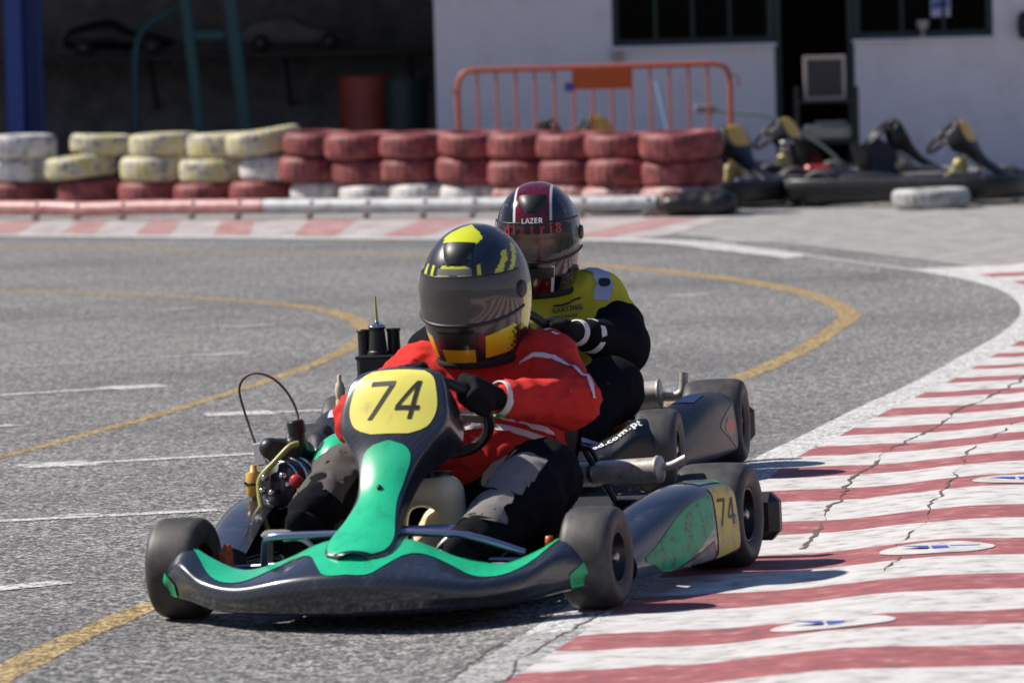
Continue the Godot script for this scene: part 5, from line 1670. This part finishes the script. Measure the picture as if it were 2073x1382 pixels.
func helmet(parent: Node, xf: Transform3D, paint: Callable, visor: Material, label: String, gloss: float) -> Node3D:
	# painted shell; the pattern is flat colour in (angle, height)
	var W := 640
	var H := 320
	var im := Image.create(W, H, false, Image.FORMAT_RGB8)
	for j in H:
		var y := lerpf(0.176, -0.172, (j + 0.5) / H)
		for i in W:
			im.set_pixel(i, j, (paint.call((i + 0.5) / W * 360.0 - 180.0, y) as Color).linear_to_srgb())
	var pm := mat("helmet_paint_" + label.left(8), Color.WHITE, gloss)
	pm.albedo_texture = ImageTexture.create_from_image(im)
	pm.clearcoat_enabled = true
	pm.clearcoat = 0.7
	pm.clearcoat_roughness = 0.08
	var h := sub("helmet", parent, xf.origin, xf.basis)
	h.set_meta("label", label)
	var mb := MB.new()
	var nu := 121
	var nv := 61
	var p := PackedVector3Array()
	for j in nv:
		var y := lerpf(0.176, -0.172, pow(float(j) / (nv - 1), 1.25))
		for i in nu:
			var th := deg_to_rad(-180.0 + 360.0 * i / (nu - 1))
			p.append(shell_at(th, y))
	mb.quad_grid(p, nu, nv, true)
	for j in nv:
		var y := lerpf(0.176, -0.172, pow(float(j) / (nv - 1), 1.25))
		for i in nu: mb.t[j * nu + i] = Vector2(float(i) / (nu - 1), (0.176 - y) / 0.348)
	# cut the eye port
	var keep := PackedInt32Array()
	for q in range(0, mb.ix.size(), 3):
		var ins := 0
		for w in 3:
			var uv := mb.t[mb.ix[q + w]]
			var th := absf(uv.x * 360.0 - 180.0)
			var y := 0.176 - uv.y * 0.348
			if th < 62.0 and y < 0.05 and y > -0.052 + 0.02 * (th / 62.0): ins += 1
		if ins < 3: keep.append_array([mb.ix[q], mb.ix[q + 1], mb.ix[q + 2]])
	mb.ix = keep
	part("shell", mb, pm, h)
	var vb := func(th: float) -> float: return -0.062 + 0.03 * pow(absf(th) / 84.0, 2.0)
	var vm := surf(func(u, v): return shell_at(deg_to_rad(u), v, 0.0055), -84.0, 84.0, 57, vb, 0.06, 14)
	part("visor", vm, visor, h)
	# seals above and below the visor, chin vent, side pivots, neck roll
	var sl := MB.new()
	var low := []
	var upp := []
	for i in 41:
		var th := lerpf(-84.0, 84.0, i / 40.0)
		low.append(shell_at(deg_to_rad(th), vb.call(th) - 0.003, 0.004))
		upp.append(shell_at(deg_to_rad(th), 0.0615, 0.003))
	sl.tube(low, 0.0055, 8)
	sl.tube(upp, 0.0032, 8)
	part("visor_seal", sl, M.black_ink, h)
	for s in [-1.0, 1.0]:
		var pv := MB.new()
		var c := shell_at(deg_to_rad(82.0 * s), 0.01, 0.004)
		pv.lathe([Vector2(0.024, 0), Vector2(0.022, 0.006), Vector2(0.012, 0.008), Vector2(0, 0.008)], 18, T(c, along(Vector3(s, 0, 0.12))))
		part("pivot", pv, M.black_ink, h)
	var vt := surf(func(u, v): return shell_at(deg_to_rad(u), v, 0.005 * (1.0 - pow(absf(u) / 26.0, 4.0))), -26.0, 26.0, 15, -0.118, -0.085, 6)
	part("chin_vent", vt, M.black_ink, h)
	var tv := MB.new()
	var tvp := PackedVector3Array()
	for j in 9:
		for i in 9:
			var f := j / 8.0
			var a := i / 4.0 - 1.0
			tvp.append(shell_at(deg_to_rad(a * lerpf(9.0, 30.0, f)), lerpf(0.094, 0.142, f), 0.013 * sin(f * PI * 0.5 + 0.25) * (1.0 - a * a) * (1.0 - f * 0.5)))
	tv.quad_grid(tvp, 9, 9)
	part("top_vent", tv, M.black_ink, h)
	var nr := MB.new()
	var np := []
	for i in 33:
		var th := TAU * i / 32
		var q := shell_at(th, -0.17)
		np.append(Vector3(q.x * 0.93, q.y - 0.004, q.z * 0.93))
	nr.tube(np, 0.014, 8, false)
	part("neck_roll", nr, M.padding, h)
	return h

func head_body(parent: Node, xf: Transform3D, neck: Vector3) -> void:
	var b := Body.new(0.012)
	var q := func(x: float, y: float, z: float) -> Vector3: return xf * Vector3(x, y, z)
	b.ell(q.call(0, 0.02, 0.0), Vector3(0.075, 0.11, 0.092), xf.basis)
	b.ell(q.call(0, -0.05, 0.03), Vector3(0.06, 0.07, 0.068), xf.basis)
	b.cap(q.call(0, 0.012, 0.09), q.call(0, -0.022, 0.112), 0.009, 0.014)
	for s in [-1.0, 1.0]:
		b.cap(q.call(0.014 * s, 0.034, 0.092), q.call(0.045 * s, 0.032, 0.08), 0.01, 0.009)
		b.cap(q.call(0.035 * s, -0.022, 0.075), q.call(0.05 * s, -0.03, 0.06), 0.016, 0.014)
		b.cap(q.call(0.076 * s, 0.0, -0.005), q.call(0.078 * s, -0.03, -0.005), 0.012, 0.009)
	b.cap(q.call(-0.02, -0.065, 0.09), q.call(0.02, -0.065, 0.09), 0.009, 0.009)
	b.cap(q.call(0, -0.09, -0.01), neck, 0.058, 0.065)
	var o := part("body", b.build(0.0075), M.skin, parent)
	for s in [-1.0, 1.0]:
		var e := MB.new()
		e.lathe([Vector2(0, 0.011), Vector2(0.007, 0.0085), Vector2(0.011, 0), Vector2(0.007, -0.0085), Vector2(0, -0.011)], 14, T(q.call(0.03 * s, 0.012, 0.083), xf.basis))
		part("eye", e, M.white_ink, o)

func hand(parent: Node, wrist: Vector3, grip: Vector3, rim: Vector3, up: Vector3, side: float, m: Material) -> void:
	# a gloved hand closed on the rim: rim runs along the direction rim, knuckles towards up
	var b := Body.new(0.0045, 0.0008, 30.0, 3)
	var r := rim.normalized()
	var u := (up - r * up.dot(r)).normalized()
	var f := r.cross(u).normalized()
	if f.dot(grip - wrist) < 0: f = -f
	var back := grip - f * 0.03 + u * 0.028
	b.cap(wrist, back - f * 0.018, 0.03, 0.03)
	for i in 4:
		var o := r * (0.033 - i * 0.021) * side
		b.cap(back + o - f * 0.02, back + o + f * 0.02, 0.014, 0.0125)
		var len: float = [0.9, 1.05, 1.0, 0.8][i]
		var k1 := back + o + f * 0.024 + u * 0.006
		var k2 := grip + o * 1.02 + f * 0.033 * len + u * 0.006
		var k3 := grip + o * 1.02 + f * 0.022 * len - u * 0.02 * len
		var k4 := grip + o * 1.02 - f * 0.004 - u * 0.027 * len
		b.cap(k1, k2, 0.0115, 0.0105)
		b.cap(k2, k3, 0.0105, 0.0095)
		b.cap(k3, k4, 0.0095, 0.0085)
	var t0 := back + r * 0.03 * side - f * 0.025
	b.cap(t0, grip + r * 0.045 * side - f * 0.024 - u * 0.004, 0.0135, 0.0125)
	b.cap(grip + r * 0.045 * side - f * 0.024 - u * 0.004, grip + r * 0.03 * side - f * 0.006 - u * 0.025, 0.012, 0.0105)
	part("glove", b.build(0.0042), m, parent)

func shoe(parent: Node, ankle: Vector3, toe: Vector3, m: Material) -> void:
	var b := Body.new(0.012)
	var d := (toe - ankle).normalized()
	var dn := (Vector3(0, -1, 0) - d * Vector3(0, -1, 0).dot(d)).normalized()
	b.cap(ankle - d * 0.02, ankle + dn * 0.03, 0.042, 0.038)
	b.cap(ankle + dn * 0.04 - d * 0.03, ankle + dn * 0.045 + d * 0.06, 0.034, 0.036)
	b.cap(ankle + dn * 0.045 + d * 0.06, toe + dn * 0.02, 0.038, 0.03)
	part("shoe", b.build(0.01), m, parent)

func wheel_point(a: float) -> Vector3:
	# a point of the steering rim in the kart's axes, angle a from the kart's left towards the top
	return Vector3(0.035, 0.475, 0.2) + Vector3(1, 0, 0) * cos(deg_to_rad(a)) * 0.148 + Vector3(0, 0.7071, 0.7071) * sin(deg_to_rad(a)) * 0.148

func driver_one(xf: Transform3D) -> void:
	var p := thing("person", "driver in red jacket and black and yellow helmet in the leading kart", "person", xf.origin, xf.basis)
	var j := Body.new(0.014, 0.0095, 10.0, 11)
	j.fscale = Vector3(1.0, 1.5, 1.0)
	j.cap(Vector3(0.1, 0.355, -0.24), Vector3(0.075, 0.43, -0.25), 0.15, 0.145)
	j.cap(Vector3(0.0, 0.36, -0.25), Vector3(0.02, 0.42, -0.25), 0.145, 0.142)
	j.cap(Vector3(0.13, 0.47, -0.25), Vector3(-0.03, 0.47, -0.24), 0.12, 0.12)
	j.cap(Vector3(-0.1, 0.55, -0.22), Vector3(0.2, 0.575, -0.23), 0.085, 0.09)
	j.cap(Vector3(0.05, 0.58, -0.21), Vector3(0.055, 0.63, -0.18), 0.09, 0.075)
	j.cap(Vector3(0.225, 0.575, -0.22), Vector3(0.328, 0.487, -0.07), 0.08, 0.066)
	j.cap(Vector3(0.328, 0.487, -0.07), Vector3(0.212, 0.508, 0.12), 0.066, 0.047)
	j.cap(Vector3(-0.125, 0.56, -0.21), Vector3(-0.225, 0.46, 0.0), 0.08, 0.066)
	j.cap(Vector3(-0.225, 0.46, 0.0), Vector3(-0.06, 0.54, 0.17), 0.066, 0.045)
	part("jacket", j.build(0.0095), M.red_cloth, p)
	# white bands at the waist, piping over the left sleeve, cuffs, shoulder marks
	for dy in [0.0, -0.033]:
		part("jacket_band", j.ribbon([Vector3(-0.1, 0.445 + dy, -0.13), Vector3(-0.01, 0.462 + dy, -0.09), Vector3(0.083, 0.462 + dy, -0.09), Vector3(0.15, 0.45 + dy, -0.1), Vector3(0.21, 0.424 + dy, -0.13), Vector3(0.255, 0.385 + dy, -0.2)], 0.017, 0.004, 36), M.white_cloth, p)
	part("sleeve_piping", j.ribbon([Vector3(0.17, 0.6, -0.1), Vector3(0.22, 0.615, -0.11), Vector3(0.275, 0.6, -0.11), Vector3(0.325, 0.57, -0.085), Vector3(0.36, 0.535, -0.06), Vector3(0.385, 0.5, -0.04)], 0.014, 0.004, 30), M.white_cloth, p)
	for s in [0.0, 1.0]:
		part("shoulder_mark", j.patch(Vector3(0.235 + s * 0.025, 0.66, -0.2 + s * 0.01), Vector3(0.008, 0, 0), Vector3(0, 0.012, 0.012), 4, 4, 0.004), M.white_cloth, p)
	var cf := MB.new()
	cf.lathe([Vector2(0.043, -0.01), Vector2(0.0475, -0.007), Vector2(0.0465, 0.008), Vector2(0.043, 0.011)], 24, T(Vector3(0.2, 0.512, 0.14), along(Vector3(-0.113, 0.05, 0.18))))
	part("cuff", cf, M.white_cloth, p)
	var cg := MB.new()
	cg.box(T(Vector3(0.192, 0.468, 0.15), rot(0, -30, 0)), Vector3(0.05, 0.008, 0.02), 0.003)
	part("cuff_trim", cg, M.green_trim, p)
	var hem := Body.new(0.02)
	hem.cap(Vector3(0.1, 0.325, -0.24), Vector3(0.1, 0.355, -0.24), 0.145, 0.15)
	hem.cap(Vector3(0.0, 0.335, -0.25), Vector3(0.0, 0.36, -0.25), 0.14, 0.145)
	part("waistband", hem.build(0.012), M.red_cloth, p)
	# trousers
	var t := Body.new(0.016, 0.009, 10.0, 23)
	t.cap(Vector3(-0.06, 0.2, -0.26), Vector3(0.09, 0.2, -0.26), 0.14, 0.14)
	t.cap(Vector3(0.1, 0.2, -0.2), Vector3(0.31, 0.305, 0.16), 0.12, 0.088)
	t.cap(Vector3(0.31, 0.305, 0.16), Vector3(0.3, 0.27, 0.28), 0.09, 0.085)
	t.cap(Vector3(0.3, 0.27, 0.28), Vector3(0.225, 0.165, 0.53), 0.083, 0.06)
	t.cap(Vector3(-0.09, 0.2, -0.2), Vector3(-0.215, 0.315, 0.17), 0.11, 0.08)
	t.cap(Vector3(-0.215, 0.315, 0.17), Vector3(-0.235, 0.255, 0.42), 0.078, 0.056)
	part("trousers", t.build(0.0105), M.black_cloth, p)
	part("knee_patch", t.patch(Vector3(0.288, 0.33, 0.33), Vector3(0.055, -0.012, 0.0), Vector3(0.028, 0.05, -0.058), 11, 11, 0.005, 0.04), M.grey_cloth, p)
	part("shin_patch", t.patch(Vector3(0.23, 0.235, 0.45), Vector3(0.05, -0.012, 0.0), Vector3(0.024, 0.042, -0.05), 11, 11, 0.005, 0.04), M.grey_cloth, p)
	part("leg_panel", t.patch(Vector3(-0.225, 0.335, 0.27), Vector3(0.07, 0.0, 0.0), Vector3(0.004, 0.07, -0.13), 13, 15, 0.004, 0.02), M.charcoal_cloth, p)
	shoe(p, Vector3(0.22, 0.155, 0.55), Vector3(0.22, 0.19, 0.64), M.black_cloth)
	shoe(p, Vector3(-0.235, 0.25, 0.45), Vector3(-0.225, 0.265, 0.56), M.black_cloth)
	# hands on the wheel
	var tl := wheel_point(25.0)
	hand(p, Vector3(0.197, 0.512, 0.155), tl, wheel_point(40.0) - wheel_point(10.0), Vector3(0.35, 0.6, -0.25), 1.0, M.glove_cloth)
	var tr := wheel_point(100.0)
	hand(p, Vector3(-0.03, 0.555, 0.2), tr, wheel_point(115.0) - wheel_point(85.0), Vector3(0, 0.75, -0.4), -1.0, M.glove_cloth)
	var hx := Transform3D(rot(0, -5, 0) * rot(7, 0, -2), Vector3(0.06, 0.782, -0.15))
	head_body(p, hx, Vector3(0.05, 0.6, -0.2))
	var y := c3(0.62, 0.66, 0.012)
	var o := c3(0.62, 0.36, 0.01)
	var k := c3(0.009, 0.012, 0.018)
	var g := c3(0.16, 0.16, 0.16)
	var wob := FastNoiseLite.new()
	wob.seed = 9
	wob.frequency = 0.09
	helmet(p, hx, func(th: float, yy: float) -> Color:
		var a := absf(th)
		var n := wob.get_noise_2d(th * 1.5, yy * 900.0)
		# crown patch
		if yy > 0.128 and pow(th / 46.0, 2.0) + pow((yy - 0.158) / 0.024, 2.0) + n * 0.25 < 1.0: return y
		if a > 21.0 and a < 23.5 and yy > 0.07: return k * 0.4
		if a < 21.0 and yy > 0.066 and yy < 0.082: return g
		if a < 21.0 and yy > 0.105 and yy < 0.13: return g * 0.55
		# brow band with a square badge
		if yy > 0.03 and yy <= 0.09 + n * 0.004:
			if a < 4.2 and yy > 0.064 and yy < 0.079: return k if (a > 1.6 or absf(yy - 0.071) > 0.004) else c3(0.45, 0.5, 0.62)
			if a < 20.0 + n * 5.0 - (yy - 0.06) * 120.0: return y
			if a > 27.0 and a < 32.0: return y
			if th < -42.0 and th > -56.0 + (yy - 0.05) * 250.0: return y
		# splashes on the left side
		if th > 30.0 and yy > 0.045:
			var d := th - 52.0 - (yy - 0.06) * 420.0
			if absf(d) < 6.0 + n * 4.0 and yy < 0.115: return y
			if absf(d - 20.0) < 5.0 + n * 5.0 and yy < 0.125: return y
		if th < -60.0 and yy > 0.045 and absf(th + 74.0 + (yy - 0.06) * 300.0) < 6.0 + n * 4.0 and yy < 0.11: return y
		# chin
		if yy < -0.05:
			if a < 21.0 and yy < -0.132: return o
			if a > 34.0 and a < 74.0 + n * 18.0 and yy < -0.066 - (1.0 - a / 90.0) * 0.05 and yy > -0.165 + a * 0.0002: return o.lerp(y, smoothstep(-0.15, -0.07, yy))
		if a > 84.0 and a < 108.0 + n * 16.0 and yy < 0.01 + n * 0.02 and yy > -0.1: return y
		if a > 100.0 and n > 0.35: return y
		return k, M.smoked_visor, "black and fluorescent yellow helmet with smoked visor", 0.32)

func driver_two(xf: Transform3D) -> void:
	var p := thing("person", "driver in yellow and black suit and dark red helmet in the following kart", "person", xf.origin, xf.basis)
	var j := Body.new(0.014, 0.0075, 9.0, 31)
	j.cap(Vector3(0.06, 0.34, -0.3), Vector3(0.07, 0.42, -0.3), 0.16, 0.16)
	j.cap(Vector3(0.16, 0.47, -0.29), Vector3(-0.02, 0.47, -0.29), 0.135, 0.135)
	j.cap(Vector3(-0.1, 0.57, -0.27), Vector3(0.25, 0.575, -0.27), 0.085, 0.085)
	j.cap(Vector3(0.08, 0.58, -0.26), Vector3(0.085, 0.625, -0.23), 0.095, 0.08)
	j.cap(Vector3(0.27, 0.565, -0.26), Vector3(0.34, 0.48, -0.18), 0.088, 0.084)
	j.cap(Vector3(-0.12, 0.56, -0.26), Vector3(-0.2, 0.48, -0.18), 0.085, 0.08)
	part("suit_top", j.build(0.011), M.yellow_cloth, p)
	var sv := Body.new(0.015, 0.005, 8.0, 37)
	sv.cap(Vector3(0.34, 0.485, -0.18), Vector3(0.36, 0.425, -0.1), 0.086, 0.08)
	sv.cap(Vector3(0.36, 0.425, -0.1), Vector3(0.285, 0.468, 0.06), 0.08, 0.054)
	sv.cap(Vector3(0.335, 0.45, -0.15), Vector3(0.345, 0.4, -0.1), 0.07, 0.07)
	part("sleeve", sv.build(0.011), M.black_cloth, p)
	var sr := Body.new(0.015, 0.005, 8.0, 41)
	sr.cap(Vector3(-0.195, 0.49, -0.19), Vector3(-0.25, 0.43, -0.08), 0.08, 0.074)
	sr.cap(Vector3(-0.25, 0.43, -0.08), Vector3(-0.13, 0.5, 0.08), 0.074, 0.05)
	part("sleeve", sr.build(0.012), M.black_cloth, p)
	part("shoulder_patch", j.ribbon([Vector3(0.25, 0.67, -0.26), Vector3(0.29, 0.645, -0.22), Vector3(0.305, 0.61, -0.19), Vector3(0.295, 0.56, -0.165)], 0.056, 0.004, 14), M.lilac_cloth, p)
	var em := j.patch(Vector3(0.303, 0.625, -0.19), Vector3(0.019, 0, 0), Vector3(0, 0.017, -0.006), 7, 7, 0.0075)
	part("emblem", em, M.black_ink, p)
	part("collar_edge", j.ribbon([Vector3(0.17, 0.66, -0.28), Vector3(0.22, 0.665, -0.3), Vector3(0.27, 0.655, -0.31)], 0.012, 0.008, 10), M.white_cloth, p)
	# belt of the lower suit and legs
	var t := Body.new(0.018, 0.005, 8.0, 43)
	t.cap(Vector3(-0.05, 0.2, -0.29), Vector3(0.11, 0.2, -0.29), 0.14, 0.14)
	t.cap(Vector3(0.03, 0.3, -0.28), Vector3(0.05, 0.36, -0.285), 0.168, 0.166)
	t.cap(Vector3(0.13, 0.2, -0.22), Vector3(0.355, 0.3, 0.16), 0.12, 0.095)
	t.cap(Vector3(0.355, 0.3, 0.16), Vector3(0.24, 0.15, 0.52), 0.095, 0.06)
	t.cap(Vector3(-0.09, 0.2, -0.22), Vector3(-0.26, 0.31, 0.16), 0.11, 0.085)
	t.cap(Vector3(-0.26, 0.31, 0.16), Vector3(-0.22, 0.15, 0.52), 0.085, 0.056)
	part("suit_legs", t.build(0.012), M.black_cloth, p)
	shoe(p, Vector3(0.23, 0.14, 0.54), Vector3(0.23, 0.17, 0.64), M.black_cloth)
	shoe(p, Vector3(-0.22, 0.14, 0.54), Vector3(-0.22, 0.17, 0.64), M.black_cloth)
	var gl := wheel_point(8.0)
	hand(p, Vector3(0.258, 0.48, 0.1), gl, wheel_point(23.0) - wheel_point(-7.0), Vector3(0.3, 0.7, -0.3), 1.0, M.glove_cloth)
	hand(p, Vector3(-0.11, 0.515, 0.12), wheel_point(150.0), wheel_point(135.0) - wheel_point(165.0), Vector3(-0.3, 0.7, -0.3), -1.0, M.glove_cloth)
	var cf := MB.new()
	cf.lathe([Vector2(0.052, -0.014), Vector2(0.057, -0.01), Vector2(0.055, 0.012), Vector2(0.05, 0.016)], 24, T(Vector3(0.285, 0.468, 0.06), along(Vector3(-0.075, 0.043, 0.16))))
	cf.lathe([Vector2(0.038, -0.01), Vector2(0.043, -0.008), Vector2(0.041, 0.012), Vector2(0.037, 0.014)], 24, T(Vector3(0.252, 0.484, 0.115), along(Vector3(-0.075, 0.043, 0.16))))
	part("cuff", cf, M.white_cloth, p)
	# print on the chest
	var nn := Vector3(0.15, 0.12, 1).normalized()
	var rr := Vector3(1, 0.12, -0.15).normalized()
	rr = (rr - nn * rr.dot(nn)).normalized()
	var c0 := j.onto(Vector3(0.185, 0.545, -0.15), 0.006)
	lettering("chest_print", "KARTING", 0.017, M.black_ink, p, Transform3D(Basis(rr, nn.cross(rr), nn), c0 + Vector3(0, 0.004, 0.004)))
	lettering("chest_print", "24 Horas", 0.012, M.black_ink, p, Transform3D(Basis(rr, nn.cross(rr), nn), c0 + Vector3(0, -0.018, 0.004)))
	part("wing_print", j.ribbon([Vector3(0.14, 0.56, -0.15), Vector3(0.18, 0.568, -0.15), Vector3(0.225, 0.582, -0.16)], 0.007, 0.006, 10), M.black_ink, p)
	var hx := Transform3D(rot(0, 2, 0) * rot(5, 0, 0), Vector3(0.095, 0.785, -0.2))
	head_body(p, hx, Vector3(0.085, 0.6, -0.25))
	var k := c3(0.008, 0.008, 0.011)
	var r := c3(0.13, 0.006, 0.012)
	var w := c3(0.62, 0.62, 0.6)
	var sw := FastNoiseLite.new()
	sw.seed = 19
	sw.frequency = 0.06
	sw.fractal_type = FastNoiseLite.FRACTAL_RIDGED
	var h := helmet(p, hx, func(th: float, yy: float) -> Color:
		var a := absf(th)
		var n := sw.get_noise_2d(th * 1.2, yy * 700.0)
		# stripes keep their width over the crown
		var rad := maxf(pow(maxf(1.0 - pow(maxf(yy + 0.01, 0.0) / 0.186, 2.25), 0.0), 0.5), 0.05)
		var x := sin(deg_to_rad(th)) * rad
		if yy > 0.05 and a < 95.0:
			if absf(x) < 0.43: return r * (0.55 + 0.8 * maxf(n, 0.0)) if absf(x) < 0.37 else w
			if a > 50.0 and a < 90.0 and n > 0.62 and yy < 0.13: return c3(0.25, 0.23, 0.25)
			return k
		if yy < -0.05:
			if a > 22.0 and a < 27.0 and yy < -0.08: return w
			if a < 22.0 and yy < -0.1: return r * 0.7
			if a > 40.0 and n > 0.6: return c3(0.2, 0.17, 0.18)
			return k
		if a > 75.0 and n > 0.7: return c3(0.18, 0.16, 0.17)
		return k, M.clear_visor, "black and dark red helmet with white stripes and clear visor", 0.12)
	# maker's badge above the visor and the red strip on it
	var bx := shell_at(0.0, 0.068, 0.006)
	lettering("badge", "LAZER", 0.018, M.white_ink, h, Transform3D(Basis(Vector3.RIGHT, Vector3(0, 0.93, -0.37), Vector3(0, 0.37, 0.93)), bx))
	part("visor_strip", surf(func(u, v): return shell_at(deg_to_rad(u), v, 0.008), -50.0, 50.0, 31, 0.026, 0.056, 5), M.black_ink, h)
	var txt := "diztri8"
	for i in txt.length():
		var th := deg_to_rad(lerpf(-33.0, 33.0, float(i) / (txt.length() - 1)))
		lettering("strip_letter", txt[i], 0.033, M.red_plastic, h, Transform3D(Basis(Vector3.UP, th), shell_at(th, 0.041, 0.0105)))
